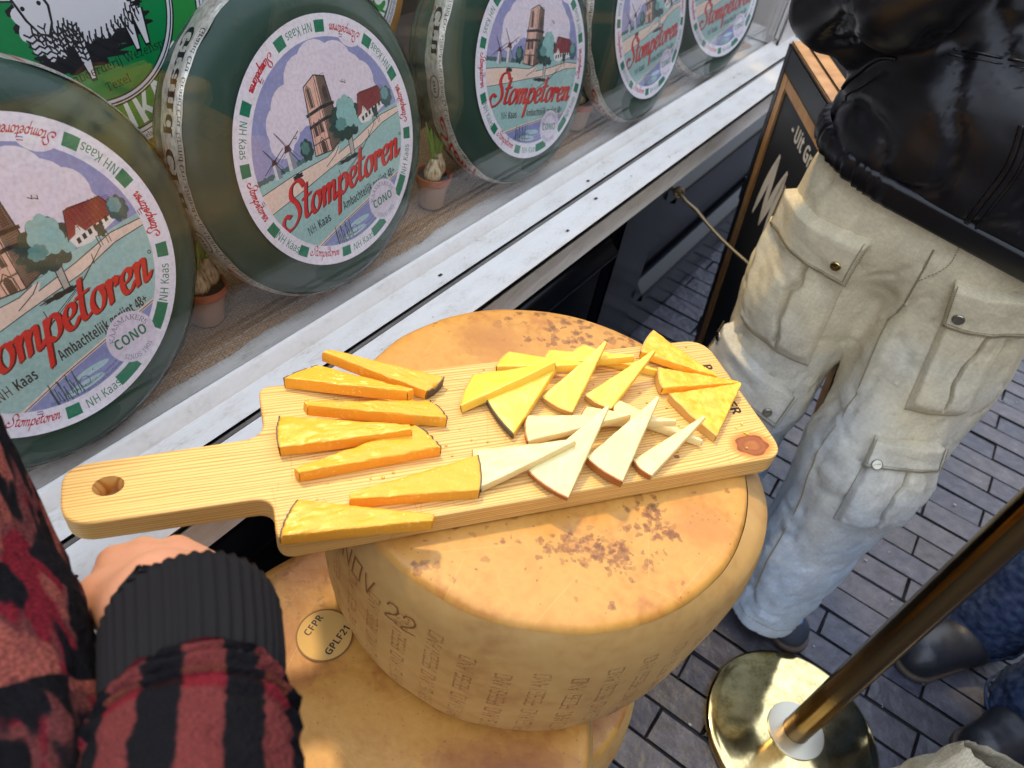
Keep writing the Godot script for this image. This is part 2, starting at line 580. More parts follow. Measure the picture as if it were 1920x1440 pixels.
func green_label() -> ImageTexture:
	var S := 1280
	var paper := Color(0.905, 0.885, 0.905)
	var cv := unit_canvas(S, paper)
	var sky := Color(0.56, 0.575, 0.74); var ink := Color(0.13, 0.14, 0.16); var field := Color(0.62, 0.765, 0.735)
	var path := Color(0.93, 0.825, 0.745); var cloud := Color(0.89, 0.845, 0.875); var water := Color(0.54, 0.57, 0.745)
	var crown := Color(0.55, 0.74, 0.71); var dark := Color(0.15, 0.26, 0.24); var brick := Color(0.90, 0.71, 0.62); var shade := Color(0.45, 0.37, 0.32)
	cv.clip = 0.845 * S / 2.0
	cv.disc(Vector2.ZERO, 0.86, sky, -1, 80)
	cv.disc(Vector2(-0.8, 0.1), 0.28, Color(0.62, 0.61, 0.75))
	for q in [[-0.44, 0.33, 0.17], [-0.33, 0.42, 0.19], [-0.2, 0.45, 0.2], [-0.13, 0.58, 0.19], [0.03, 0.62, 0.21], [0.22, 0.56, 0.21], [0.33, 0.45, 0.2], [0.45, 0.38, 0.17], [0.5, 0.27, 0.13], [-0.5, 0.22, 0.12], [0.15, 0.4, 0.25], [0.5, 0.82, 0.17], [0.66, 0.74, 0.14]]:
		cv.disc(Vector2(q[0], q[1]), q[2], cloud)
	# land
	cv.fill([V([-0.9, 0.0, -0.6, 0.02, -0.2, 0.05, 0.3, 0.05, 0.9, 0.09, 0.9, -0.9, -0.9, -0.9])], field)
	for i in 9: cv.fill([blob(Vector2(-0.82 + i * 0.06, 0.02), 0.035, 0.022, 5, 0.3, i)], Color(0.3, 0.42, 0.43))
	cv.fill([V([-0.88, -0.08, -0.5, -0.05, -0.1, -0.05, 0.0, -0.02, 0.06, -0.02, 0.02, -0.07, 0.3, -0.02, 0.6, 0.05, 0.88, 0.045, 0.88, 0.0, 0.6, -0.02, 0.3, -0.1, -0.1, -0.15, -0.5, -0.21, -0.88, -0.26])], path)
	outline(cv, V([-0.88, -0.08, -0.5, -0.05, -0.1, -0.05, 0.0, -0.02]), 0.006, ink, false)
	outline(cv, V([0.02, -0.07, 0.3, -0.02, 0.6, 0.05, 0.88, 0.045]), 0.006, ink, false)
	outline(cv, V([-0.88, -0.26, -0.5, -0.21, -0.1, -0.15, 0.3, -0.1, 0.6, -0.02, 0.88, 0.0]), 0.006, ink, false)
	outline(cv, V([-0.14, -0.12, -0.02, -0.07, 0.04, -0.02]), 0.006, ink, false)
	# pond and bank
	cv.fill([V([-0.9, -0.82, -0.55, -0.72, -0.1, -0.62, 0.3, -0.55, 0.9, -0.46, 0.9, -0.95, -0.9, -0.95])], path)
	cv.fill([V([-0.9, -0.86, -0.52, -0.745, -0.1, -0.645, 0.3, -0.575, 0.9, -0.485, 0.9, -0.95, -0.9, -0.95])], water)
	outline(cv, V([-0.9, -0.85, -0.52, -0.735, -0.1, -0.635, 0.3, -0.565, 0.9, -0.475]), 0.006, ink, false)
	for q in [[0.06, -0.71, 0.13, 0.025], [-0.03, -0.78, 0.15, 0.03]]:
		cv.disc(Vector2(q[0], q[1]), q[2], Color(0.68, 0.80, 0.80), q[3]); cv.ring(Vector2(q[0], q[1]), 0.0, 0.004, ink)
	for i in 14:
		var x := -0.24 + 0.014 * i + 0.006 * sin(i * 5.0)
		outline(cv, V([x, -0.80 - 0.02 * sin(i * 2.1), x + 0.012 * sin(i * 3.3), -0.68 + 0.04 * sin(i * 1.7)]), 0.007, dark, false)
	# windmills
	for q in [[-0.63, -0.02, 1.0], [-0.47, -0.005, 1.25]]:
		var b := Vector2(q[0], q[1]); var k: float = q[2]
		cv.fill([[b + Vector2(-0.035, 0) * k, b + Vector2(0.035, 0) * k, b + Vector2(0.022, 0.12) * k, b + Vector2(-0.022, 0.12) * k]], Color(0.86, 0.84, 0.82))
		cv.fill([[b + Vector2(-0.005, 0) * k, b + Vector2(0.035, 0) * k, b + Vector2(0.022, 0.12) * k, b + Vector2(0.0, 0.12) * k]], Color(0.55, 0.56, 0.6))
		cv.fill([[b + Vector2(-0.03, 0.115) * k, b + Vector2(0.03, 0.115) * k, b + Vector2(0.018, 0.155) * k, b + Vector2(-0.018, 0.155) * k]], Color(0.42, 0.18, 0.2))
		for a in [0.5, 2.07, 3.64, 5.21]:
			outline(cv, [b + Vector2(0, 0.14) * k, b + Vector2(0, 0.14) * k + Vector2(cos(a), sin(a)) * 0.13 * k], 0.007, ink, false)
			outline(cv, [b + Vector2(0.012, 0.14) * k, b + Vector2(0.018, 0.14) * k + Vector2(cos(a + 0.1), sin(a + 0.1)) * 0.12 * k], 0.003, ink, false)
	cv.fill([blob(Vector2(-0.45, -0.075), 0.05, 0.022, 6, 0.4)], ink)
	# shrubs
	cv.fill([blob(Vector2(-0.29, 0.08), 0.065, 0.085, 7, 0.2)], dark)
	cv.fill([blob(Vector2(-0.30, 0.1), 0.04, 0.05, 6, 0.2)], Color(0.32, 0.5, 0.46))
	# tower: light front, dark side, belts, arched openings
	cv.fill([V([-0.15, 0.53, -0.02, 0.585, 0.02, 0.575, -0.03, -0.02, -0.22, 0.0])], brick)
	cv.fill([V([0.0, 0.585, 0.085, 0.545, 0.10, 0.25, 0.11, 0.03, -0.035, -0.02])], shade)
	for q in [0.24, 0.335]:
		cv.fill([V([-0.2, q - 0.005, -0.025, q + 0.015, 0.115, q + 0.005, 0.115, q - 0.02, -0.025, q - 0.012, -0.2, q - 0.03])], ink)
	cv.fill([V([-0.215, 0.09, -0.03, 0.095, 0.1, 0.1, 0.1, 0.088, -0.03, 0.082, -0.215, 0.078])], shade)
	for q in [[-0.115, 0.36, 0.03, 0.14], [-0.145, 0.14, 0.035, 0.08], [-0.085, 0.15, 0.028, 0.08], [-0.11, -0.01, 0.05, 0.08], [0.05, 0.36, 0.022, 0.1], [0.055, 0.13, 0.022, 0.08]]:
		var c := Vector2(q[0], q[1])
		cv.fill([[c + Vector2(-q[2] / 2, 0), c + Vector2(q[2] / 2, 0), c + Vector2(q[2] / 2, q[3]), c + Vector2(0, q[3] + q[2] * 0.6), c + Vector2(-q[2] / 2, q[3])]], Color(0.3, 0.23, 0.21))
		outline(cv, [c + Vector2(-q[2] * 0.8, 0), c + Vector2(-q[2] * 0.8, q[3]), c + Vector2(0, q[3] + q[2]), c + Vector2(q[2] * 0.8, q[3]), c + Vector2(q[2] * 0.8, 0)], 0.006, ink, false)
	for i in 40:
		var y := 0.0 + 0.0145 * i
		outline(cv, V([0.005 + 0.002 * (i % 3), y, 0.09, y + 0.003]), 0.003, ink, false)
	outline(cv, V([-0.15, 0.53, -0.02, 0.585, 0.085, 0.545, 0.11, 0.03, -0.035, -0.02, -0.22, 0.0]), 0.009, ink)
	outline(cv, V([-0.02, 0.58, -0.035, -0.02]), 0.007, ink, false)
	for q in [-0.17, -0.06]: outline(cv, V([q + 0.02, 0.53, q - 0.02, 0.0]), 0.005, shade, false)
	# tree
	cv.fill([V([0.155, -0.15, 0.20, -0.15, 0.215, 0.0, 0.26, 0.08, 0.17, 0.08, 0.165, 0.0])], Color(0.72, 0.7, 0.66))
	outline(cv, V([0.155, -0.15, 0.165, 0.0, 0.15, 0.07]), 0.007, ink, false)
	outline(cv, V([0.2, -0.15, 0.215, 0.0, 0.27, 0.07]), 0.007, ink, false)
	cv.fill([blob(Vector2(0.17, 0.14), 0.16, 0.13, 11, 0.3)], dark)
	cv.fill([blob(Vector2(0.2, 0.16), 0.16, 0.16, 9, 0.2)], dark)
	cv.fill([blob(Vector2(0.22, 0.215), 0.105, 0.125, 7, 0.18)], crown)
	cv.fill([blob(Vector2(0.13, 0.14), 0.06, 0.05, 7, 0.2)], Color(0.38, 0.58, 0.55))
	cv.fill([blob(Vector2(0.32, 0.1), 0.05, 0.045, 7, 0.2)], crown)
	cv.fill([blob(Vector2(0.13, -0.155), 0.13, 0.018, 9, 0.4)], ink)
	# farmhouse
	cv.fill([V([0.36, 0.06, 0.46, 0.05, 0.7, 0.12, 0.7, 0.18, 0.48, 0.17, 0.4, 0.2, 0.34, 0.12])], Color(0.9, 0.88, 0.84))
	cv.fill([V([0.33, 0.12, 0.39, 0.3, 0.42, 0.31, 0.64, 0.29, 0.72, 0.16, 0.5, 0.14, 0.46, 0.13, 0.42, 0.2, 0.39, 0.14])], Color(0.56, 0.2, 0.22))
	for i in 9:
		outline(cv, V([0.43 + i * 0.03, 0.15, 0.40 + i * 0.027, 0.3]), 0.004, Color(0.35, 0.12, 0.15), false)
		outline(cv, V([0.38, 0.29 - i * 0.014, 0.7, 0.275 - i * 0.013]), 0.003, Color(0.35, 0.12, 0.15), false)
	outline(cv, V([0.33, 0.12, 0.39, 0.3, 0.64, 0.29, 0.72, 0.16]), 0.007, ink, false)
	for i in 7: cv.fill([V([0.38 + i * 0.045, 0.075 + i * 0.01, 0.405 + i * 0.045, 0.08 + i * 0.01, 0.405 + i * 0.045, 0.115 + i * 0.01, 0.38 + i * 0.045, 0.11 + i * 0.01])], ink)
	cv.fill([blob(Vector2(0.72, 0.17), 0.07, 0.085, 8, 0.2)], Color(0.22, 0.36, 0.35))
	cv.fill([blob(Vector2(0.71, 0.2), 0.045, 0.05, 6, 0.2)], Color(0.42, 0.6, 0.6))
	cv.fill([blob(Vector2(0.55, 0.09), 0.03, 0.04, 6, 0.3)], dark)
	for q in [0.5, 0.56]: outline(cv, V([q, 0.0, q, 0.07, q + 0.02, 0.07, q + 0.02, 0.0]), 0.005, ink, false)
	# ditch lines, fence, birds
	outline(cv, V([0.5, 0.0, 0.3, -0.14, 0.05, -0.25]), 0.005, ink, false)
	outline(cv, V([0.44, -0.04, 0.25, -0.17, 0.0, -0.29]), 0.004, ink, false)
	outline(cv, V([0.42, -0.02, 0.41, -0.08]), 0.006, ink, false)
	outline(cv, V([-0.02, -0.2, -0.02, -0.3, 0.01, -0.28]), 0.006, ink, false)
	for q in [[0.26, 0.44], [0.29, 0.425], [-0.36, 0.2]]:
		outline(cv, V([q[0] - 0.02, q[1] + 0.015, q[0], q[1], q[0] + 0.005, q[1] + 0.02]), 0.006, ink, false)
	# wordmark with its dark edge
	for k in 2:
		var cc := Color(0.30, 0.09, 0.09) if k == 0 else Color(0.83, 0.18, 0.17)
		var off := Vector2(0.008, -0.007) if k == 0 else Vector2.ZERO
		wordmark(cv, func(q): return Vector2(-0.735 + q.x * 0.136, -0.43 + q.y * 0.150 + q.x * 0.0065) + off, Vector2(0.021, 0.008) * (1.15 if k == 0 else 1.0), cc)
	cv.ring(Vector2(0.79, -0.19), 0.008, 0.014, ink, 16)
	text(cv, "NH", Vector2(-0.52, -0.575), 0.102, ink, "Droid Sans", 400, 0.06, 0.66)
	text(cv, "Kaas", Vector2(-0.40, -0.568), 0.102, ink, "Droid Sans", 700, 0.06, 0.66)
	text(cv, "Ambachtelijk gerijpt 48+", Vector2(-0.08, -0.545), 0.102, ink, "Droid Sans", 700, 0.06, 0.585)
	for q in [[0.0, 0.825, 0.028], [0.0, 0.79, 0.02]]:
		arc_text(cv, "Dit is een Aanduidingsmerk van Kaashandel Remijn Kerkbrief", Vector2.ZERO, q[1], -PI / 2 + 0.12, q[2], Color(0.2, 0.2, 0.3), "Droid Sans", 400)
	cv.ring(Vector2(-0.02, -0.755), 0.034, 0.038, ink, 24)
	# border: paper ring, green bars, ring lettering
	cv.clip = 0.0
	cv.ring(Vector2.ZERO, 0.835, 1.45, paper, 120)
	var bars := [170, 142, 105.6, 79, 45.6, 20.7, -14, -44, -73, -101.3, -133, -156.5]
	for b in bars:
		var a: float = deg_to_rad(b); var w := 0.055
		if b in [-44, -73]: w = 0.105
		var c1 := []; var c2 := []
		for i in 5:
			var q := a - w + w * 0.5 * i
			c1.append(Vector2(cos(q), sin(q)) * 0.955); c2.append(Vector2(cos(q), sin(q)) * 0.868)
		c2.reverse(); cv.fill([c1 + c2], teal())
	for i in 12:
		var a0: float = bars[i]; var a1: float = bars[(i + 1) % 12]
		if a1 > a0: a1 -= 360
		var mid := deg_to_rad((a0 + a1) / 2)
		if i in [0, 2, 4, 6, 8, 10]:
			arc_text(cv, "NH Kaas", Vector2.ZERO, 0.944, mid, 0.092, teal(), "Droid Sans", 400, true, 0.82)
		elif i != 7:
			var k := 0.0305
			wordmark(cv, func(q):
				var an: float = mid + (q.x - 5.6) * k / 0.9
				return Vector2(cos(an), sin(an)) * (0.925 - q.y * 0.039), Vector2(0.0055, 0.0025), Color(0.72, 0.10, 0.16), "Stompetoren", 3)
			for z in 3:
				var zz := []
				for e in 4: zz.append(Vector2(cos(mid + 0.02 + e * 0.012), sin(mid + 0.02 + e * 0.012)) * (0.845 + z * 0.009))
				cv.pen(zz, 0.006, [Color(0.65, 0.1, 0.15), Color(0.85, 0.85, 0.88), Color(0.2, 0.25, 0.5)][z])
	# maker's badge
	cv.disc(Vector2(0.4, -0.66), 0.185, Color(0.87, 0.83, 0.87), -1, 40)
	text(cv, "CONO", Vector2(0.262, -0.70), 0.105, teal(), "Droid Sans", 700, 0.04, 0.86)
	arc_text(cv, "KAASMAKERS", Vector2(0.4, -0.66), 0.125, PI / 2, 0.05, Color(0.45, 0.46, 0.52), "Droid Serif", 400, false)
	arc_text(cv, "SINDS 1901", Vector2(0.4, -0.66), 0.165, -PI / 2, 0.05, Color(0.45, 0.46, 0.52), "Droid Serif", 400)
	# paper fibre
	var fib := fnl(31, 0.035, 4).get_seamless_image(S, S)
	fib.convert(Image.FORMAT_RGBA8)
	var fd := fib.get_data()
	for i in range(0, fd.size(), 4):
		var q := fd[i]; var lt := q > 140
		fd[i] = 255 if lt else 120; fd[i + 1] = 250 if lt else 118; fd[i + 2] = 255 if lt else 130; fd[i + 3] = mini(60, absi(q - 140) / 3)
	cv.im.blend_rect(Image.create_from_data(S, S, false, Image.FORMAT_RGBA8, fd), Rect2i(0, 0, S, S), Vector2i.ZERO)
	return itex(cv.im)

func band_print() -> ImageTexture:
	var W := 2048; var H := 96
	var im := Image.create(W, H, false, Image.FORMAT_RGBA8); im.fill(Color(0.76, 0.745, 0.69))
	var cv := Cv.new(im)
	var fib := fnl(41, 0.05, 4).get_seamless_image(W, H)
	fib.convert(Image.FORMAT_RGBA8)
	var fd := fib.get_data()
	for i in range(0, fd.size(), 4):
		var q := fd[i]
		fd[i] = 250 if q > 128 else 95; fd[i + 1] = 244 if q > 128 else 90; fd[i + 2] = 215 if q > 128 else 75; fd[i + 3] = mini(60, absi(q - 128))
	im.blend_rect(Image.create_from_data(W, H, false, Image.FORMAT_RGBA8, fd), Rect2i(0, 0, W, H), Vector2i.ZERO)
	cv.t = Transform2D(Vector2(1, 0), Vector2(0, -1), Vector2(0, H))
	for k in 2:
		var x0 := 40.0 + k * 1024.0
		text(cv, "Grand Cru", Vector2(x0, 32), 62, Color(0.1, 0.1, 0.13), "Droid Serif", 700)
		cv.disc(Vector2(x0 + 222, 82), 6, Color(0.8, 0.1, 0.1))
		cv.ring(Vector2(x0 + 400, 48), 24, 27, Color(0.2, 0.2, 0.2), 24)
		text(cv, "NH", Vector2(x0 + 385, 40), 20, Color(0.2, 0.2, 0.2))
		wordmark(cv, func(q): return Vector2(x0 + 480 + q.x * 42, 34 + q.y * 28), Vector2(6.5, 2.5), Color(0.72, 0.12, 0.13))
		for z in 3: cv.pen([Vector2(x0 + 870, 78 + z * 5), Vector2(x0 + 910, 80 + z * 5)], 4, [Color(0.7, 0.1, 0.12), Color(0.9, 0.9, 0.9), Color(0.2, 0.25, 0.45)][z])
		text(cv, "Grand Cru  Grand Cru  Grand Cru  Grand Cru  Grand Cru  Grand Cru  Grand Cru", Vector2(x0, 5), 17, Color(0.15, 0.15, 0.15), "Droid Serif", 400)
	return itex(im)

func sheep_label() -> ImageTexture:
	var S := 1024
	var paper := Color(0.87, 0.86, 0.86); var ink := Color(0.1, 0.1, 0.11); var g := Color(0.02, 0.52, 0.27); var g2 := Color(0.16, 0.56, 0.24)
	var cv := unit_canvas(S, paper)
	cv.ring(Vector2.ZERO, 0.93, 0.938, ink, 90)
	# green pillow behind the big ring lettering
	for i in 2:
		var a := []; var b := []
		for k in 50:
			var an := deg_to_rad(-190 + 178.0 * k / 49) if i == 0 else deg_to_rad(50 + 80.0 * k / 49)
			a.append(Vector2(cos(an), sin(an)) * 0.9); b.append(Vector2(cos(an), sin(an)) * 0.7)
		b.reverse()
		cv.fill([a + b], g2); outline(cv, a + b, 0.012, ink)
		cv.disc((a[0] + b[-1]) / 2, 0.1, g2); cv.disc((a[-1] + b[0]) / 2, 0.1, g2)
	arc_text(cv, "SCHAPENKAAS", Vector2.ZERO, 0.897, deg_to_rad(-104), 0.275, Color(0.30, 0.42, 0.30), "Droid Sans", 700, true, 1.13)
	arc_text(cv, "SCHAPENKAAS", Vector2.ZERO, 0.885, deg_to_rad(-104), 0.25, Color(0.94, 0.94, 0.9), "Droid Sans", 700, true, 1.23)
	arc_text(cv, "Gegarandeerde Texelse schapenmelk  -  Gegarandeerde Texelse schapenmelk  -  Gegarandeerde Texelse", Vector2.ZERO, 0.985, deg_to_rad(-40), 0.05, ink, "Droid Serif", 400)
	for i in 26:
		var an := deg_to_rad(14 + i * 1.6)
		cv.pen([Vector2(cos(an), sin(an)) * (0.74 + 0.02 * sin(i * 3.0)), Vector2(cos(an), sin(an)) * 0.9], 0.008, ink)
	cv.disc(Vector2(0.70, 0.42), 0.145, paper); cv.ring(Vector2(0.70, 0.42), 0.13, 0.14, ink, 40); cv.ring(Vector2(0.70, 0.42), 0.075, 0.08, ink, 40)
	arc_text(cv, "PRODUCT", Vector2(0.70, 0.42), 0.128, -PI / 2 + 0.2, 0.055, ink)
	cv.fill([V([0.575, 0.39, 0.815, 0.45, 0.815, 0.51, 0.575, 0.45])], paper)
	text(cv, "TEXELS", Vector2(0.585, 0.41), 0.065, g, "Droid Serif", 700, 0.24)
	cv.disc(Vector2.ZERO, 0.685, ink, -1, 90); cv.disc(Vector2.ZERO, 0.675, paper, -1, 90); cv.disc(Vector2.ZERO, 0.655, ink, -1, 90); cv.disc(Vector2.ZERO, 0.645, g, -1, 90)
	cv.clip = 0.645 * S / 2
	var whole := cv.t
	cv.t = whole * Transform2D(Vector2(0.86, 0), Vector2(0, 0.86), Vector2(-0.02, -0.14))
	# the animal: ground shadow, shaggy body, head, legs
	cv.fill([blob(Vector2(-0.15, -0.23), 0.45, 0.09, 13, 0.5)], ink)
	cv.fill([blob(Vector2(0.22, -0.1), 0.3, 0.12, 12, 0.5)], ink)
	cv.fill([blob(Vector2(0.02, 0.12), 0.52, 0.34, 18, 0.16)], ink)
	cv.fill([blob(Vector2(0.06, 0.15), 0.47, 0.30, 16, 0.14)], paper)
	cv.fill([blob(Vector2(-0.3, 0.08), 0.19, 0.27, 12, 0.2)], paper)
	for q in [[0.46, -0.18, 0.05], [0.36, -0.2, 0.045], [-0.1, -0.3, 0.05]]:
		cv.fill([V([q[0] - q[2] - 0.02, q[1] + 0.16, q[0] + q[2] + 0.02, q[1] + 0.16, q[0] + q[2] * 0.5, q[1] - 0.12, q[0] - q[2] * 0.5, q[1] - 0.12])], ink)
		cv.fill([V([q[0] - q[2], q[1] + 0.16, q[0] + q[2], q[1] + 0.16, q[0] + q[2] * 0.3, q[1] - 0.1, q[0] - q[2] * 0.3, q[1] - 0.1])], paper)
	for r in 6:
		for i in 17:
			var an := PI + 0.25 + i * 0.17 + r * 0.06
			var rr := 0.98 - r * 0.1
			var c := Vector2(0.05, 0.13) + Vector2(cos(an) * 0.47, sin(an) * 0.31) * rr
			if c.y > 0.14 - r * 0.05 and c.x > -0.05 and r > 0: continue
			outline(cv, [c, c + Vector2(-0.012, -0.04), c + Vector2(0.008 * sin(i * 7.0), -0.085)], 0.013, ink, false)
	for r in 7:
		for i in 6:
			var c := Vector2(-0.47 + i * 0.07, 0.0 - r * 0.042 + 0.018 * cos(i * 1.1))
			outline(cv, [c, c + Vector2(0.03, -0.025), c + Vector2(0.06, -0.015)], 0.013, ink, false)
	cv.fill([V([-0.47, 0.30, -0.33, 0.34, -0.24, 0.31, -0.2, 0.16, -0.23, 0.04, -0.29, -0.04, -0.36, -0.01, -0.42, 0.1])], ink)
	cv.fill([V([-0.45, 0.29, -0.33, 0.325, -0.26, 0.3, -0.22, 0.16, -0.245, 0.05, -0.295, -0.02, -0.35, 0.0, -0.40, 0.1])], paper)
	for sgn in [-1, 1]: cv.fill([V([-0.35 + sgn * 0.1, 0.28, -0.35 + sgn * 0.21, 0.33, -0.35 + sgn * 0.2, 0.26, -0.35 + sgn * 0.1, 0.24])], paper); outline(cv, V([-0.35 + sgn * 0.1, 0.28, -0.35 + sgn * 0.21, 0.33, -0.35 + sgn * 0.2, 0.26, -0.35 + sgn * 0.1, 0.24]), 0.012, ink)
	for q in [[-0.40, 0.18], [-0.27, 0.19]]: cv.disc(Vector2(q[0], q[1]), 0.016, ink)
	outline(cv, V([-0.345, 0.05, -0.315, 0.02, -0.29, 0.05]), 0.012, ink, false)
	outline(cv, V([-0.315, 0.02, -0.315, -0.005]), 0.01, ink, false)
	for i in 12: outline(cv, V([-0.52 + i * 0.035, 0.36 + 0.03 * sin(i * 2.0), -0.50 + i * 0.032, 0.43 + 0.02 * sin(i)]), 0.014, ink, false)
	for i in 9: cv.fill([blob(Vector2(0.47 + 0.02 * sin(i * 2.5), 0.38 - i * 0.045), 0.045, 0.02, 5, 0.5, i)], ink)
	cv.t = whole
	text(cv, "Schapenboerderij Wezenspyk", Vector2(-0.52, -0.50), 0.078, ink, "Droid Serif", 400, 0.06)
	text(cv, "Texel", Vector2(-0.05, -0.595), 0.078, ink, "Droid Serif", 400, 0.06)
	return itex(cv.im)

# rind of the big hard wheels: top (seen from above) with stains, and side with pricked lettering
func rind_top(seed_: int, stains: Array, specks: Array, marks) -> ImageTexture:
	var S := 1024
	var im := ramp(S, S, [fnl(seed_, 0.004, 5), fnl(seed_ + 1, 0.03, 4)], [0.62, 0.38], [0.12, 0.38, 0.6, 0.85], [Color(0.66, 0.425, 0.18), Color(0.735, 0.525, 0.23), Color(0.77, 0.565, 0.265), Color(0.735, 0.53, 0.24)])
	im.convert(Image.FORMAT_RGBA8)
	var cv := Cv.new(im)
	cv.t = Transform2D(Vector2(S / 2.0, 0), Vector2(0, S / 2.0), Vector2(S / 2.0, S / 2.0))
	rng.seed = seed_
	for s in stains:   # [x, z, spread x, spread z, count, size, alpha]
		for i in int(s[4]):
			var c := Vector2(s[0] + rng.randfn(0, s[2]), s[1] + rng.randfn(0, s[3]))
			var r: float = s[5] * (0.35 + rng.randf() * 0.9)
			var col := Color(0.46, 0.28, 0.12, s[6] * (0.55 + 0.45 * rng.randf()))
			cv.fill([stain(c, r * (0.7 + rng.randf() * 0.8), r * (0.7 + rng.randf() * 0.8))], col)
			if rng.randf() < 0.5: cv.fill([stain(c + Vector2(0.2 * r, 0.1 * r), r * 0.6, r * 0.5)], Color(0.35, 0.20, 0.08, s[6] * 0.7))
	for s in specks:   # wide faint cast: [x, z, r, colour]
		for k in 14:
			cv.fill([blob(Vector2(s[0] + rng.randfn(0, s[2] * 0.3), s[1] + rng.randfn(0, s[2] * 0.3)), s[2] * rng.randf_range(0.3, 0.8), s[2] * rng.randf_range(0.2, 0.6), 5, 0.35, rng.randf() * 6)], s[3])
	for i in 260:
		var a := rng.randf() * TAU; var q := sqrt(rng.randf()) * 0.97
		cv.disc(Vector2(cos(a), sin(a)) * q, 0.002 + 0.003 * rng.randf(), Color(0.45, 0.28, 0.15, 0.5), -1, 8)
	for i in 30:
		var a := rng.randf() * TAU; var q := Vector2(rng.randf_range(-0.8, 0.8), rng.randf_range(-0.8, 0.8))
		cv.pen([q, q + Vector2(cos(a), sin(a)) * rng.randf_range(0.1, 0.4)], 0.003, Color(0.93, 0.76, 0.5, 0.25))
	if marks != null: marks.call(cv)
	return itex(im)

const PRICK := {"P": "0006 0646 4643 4303", "A": "0026 2640 1333", "R": "0006 0646 4643 4303 2340", "M": "0006 0623 2346 4640", "I": "2026", "G": "4606 0600 0040 4043 4323", "N": "0006 0640 4046", "O": "0006 0646 4640 4000", "E": "4606 0600 0040 0333", "2": "0545 4543 4301 0100 0040", "V": "0620 2046", "C": "4606 0600 0040", " ": ""}
func rind_side(seed_: int) -> Array:
	var W := 2048; var H := 384
	var im := ramp(W, H, [fnl(seed_, 0.006, 5), fnl(seed_ + 1, 0.035, 4)], [0.6, 0.4], [0.15, 0.45, 0.8], [Color(0.65, 0.48, 0.265), Color(0.71, 0.55, 0.315), Color(0.735, 0.585, 0.35)])
	im.convert(Image.FORMAT_RGBA8)
	var hi := Image.create(W, H, false, Image.FORMAT_RGBA8); hi.fill(Color(0.7, 0.7, 0.7))
	var cv := Cv.new(im); var ch := Cv.new(hi)
	rng.seed = seed_
	var word := "PARMIGIANO REGGIANO"
	for k in 42:   # columns of pricked letters that read upwards
		var x0 := k * W / 42.0 + 8 + rng.randf() * 3
		var y := H * 0.93 + rng.randf_range(-46, 8)
		for chh in word:
			for st in PRICK[chh].split(" ", false):
				var a := Vector2(int(st[0]), int(st[1])); var b := Vector2(int(st[2]), int(st[3]))
				var n := int(a.distance_to(b) * 1.6) + 1
				for i in n + 1:
					var q := a.lerp(b, float(i) / n)
					var c := Vector2(x0 + 6 + q.y * 3.4 + rng.randf_range(-0.5, 0.5), y - q.x * 2.5)
					if rng.randf() < 0.78:
						cv.fill([[c + Vector2(-1.2, -0.7), c + Vector2(1.2, -0.7), c + Vector2(1.2, 0.7), c + Vector2(-1.2, 0.7)]], Color(0.46, 0.28, 0.14, 0.6))
						ch.fill([[c + Vector2(-1.4, -0.9), c + Vector2(1.4, -0.9), c + Vector2(1.4, 0.9), c + Vector2(-1.4, 0.9)]], Color(0.15, 0.15, 0.15))
			y -= 13.5
	# month and year pressed in near the upper edge; x along, u = where on the round
	for s in [["NOV", 0.385, 0], ["22", 0.335, 14]]:
		var x0: float = s[1] * W
		var k := 0
		for chh in s[0]:
			var strokes: Array = []
			if chh == "2": strokes = [curve([Vector2(0, 4.8), Vector2(0.8, 6), Vector2(3, 6.1), Vector2(4, 4.6), Vector2(3, 2.9), Vector2(1, 1.6), Vector2(0, 0), Vector2(4, 0.2)], 4)]
			else:
				for st in PRICK[chh].split(" ", false): strokes.append([Vector2(int(st[0]), int(st[1])), Vector2(int(st[2]), int(st[3]))])
			for st in strokes:
				var f := func(q: Vector2) -> Vector2: return Vector2(x0 - (q.x + k * 6) * 4.6, 84 + s[2] + k * 3.0 - q.y * 6.0)
				var pth := []
				for q in st: pth.append(f.call(q))
				cv.pen(pth, 3.0, Color(0.42, 0.26, 0.12, 1.0))
				ch.pen(pth, 6.0, Color(0.05, 0.05, 0.05))
			k += 1
	var g2 := fnl(seed_ + 3, 0.02, 4).get_seamless_image(W, H); g2.convert(Image.FORMAT_RGBA8)
	var fd := g2.get_data()
	for i in range(3, fd.size(), 4): fd[i] = 60
	hi.blend_rect(Image.create_from_data(W, H, false, Image.FORMAT_RGBA8, fd), Rect2i(0, 0, W, H), Vector2i.ZERO)
	hi.bump_map_to_normal_map(3.0)
	return [itex(im), itex(hi)]

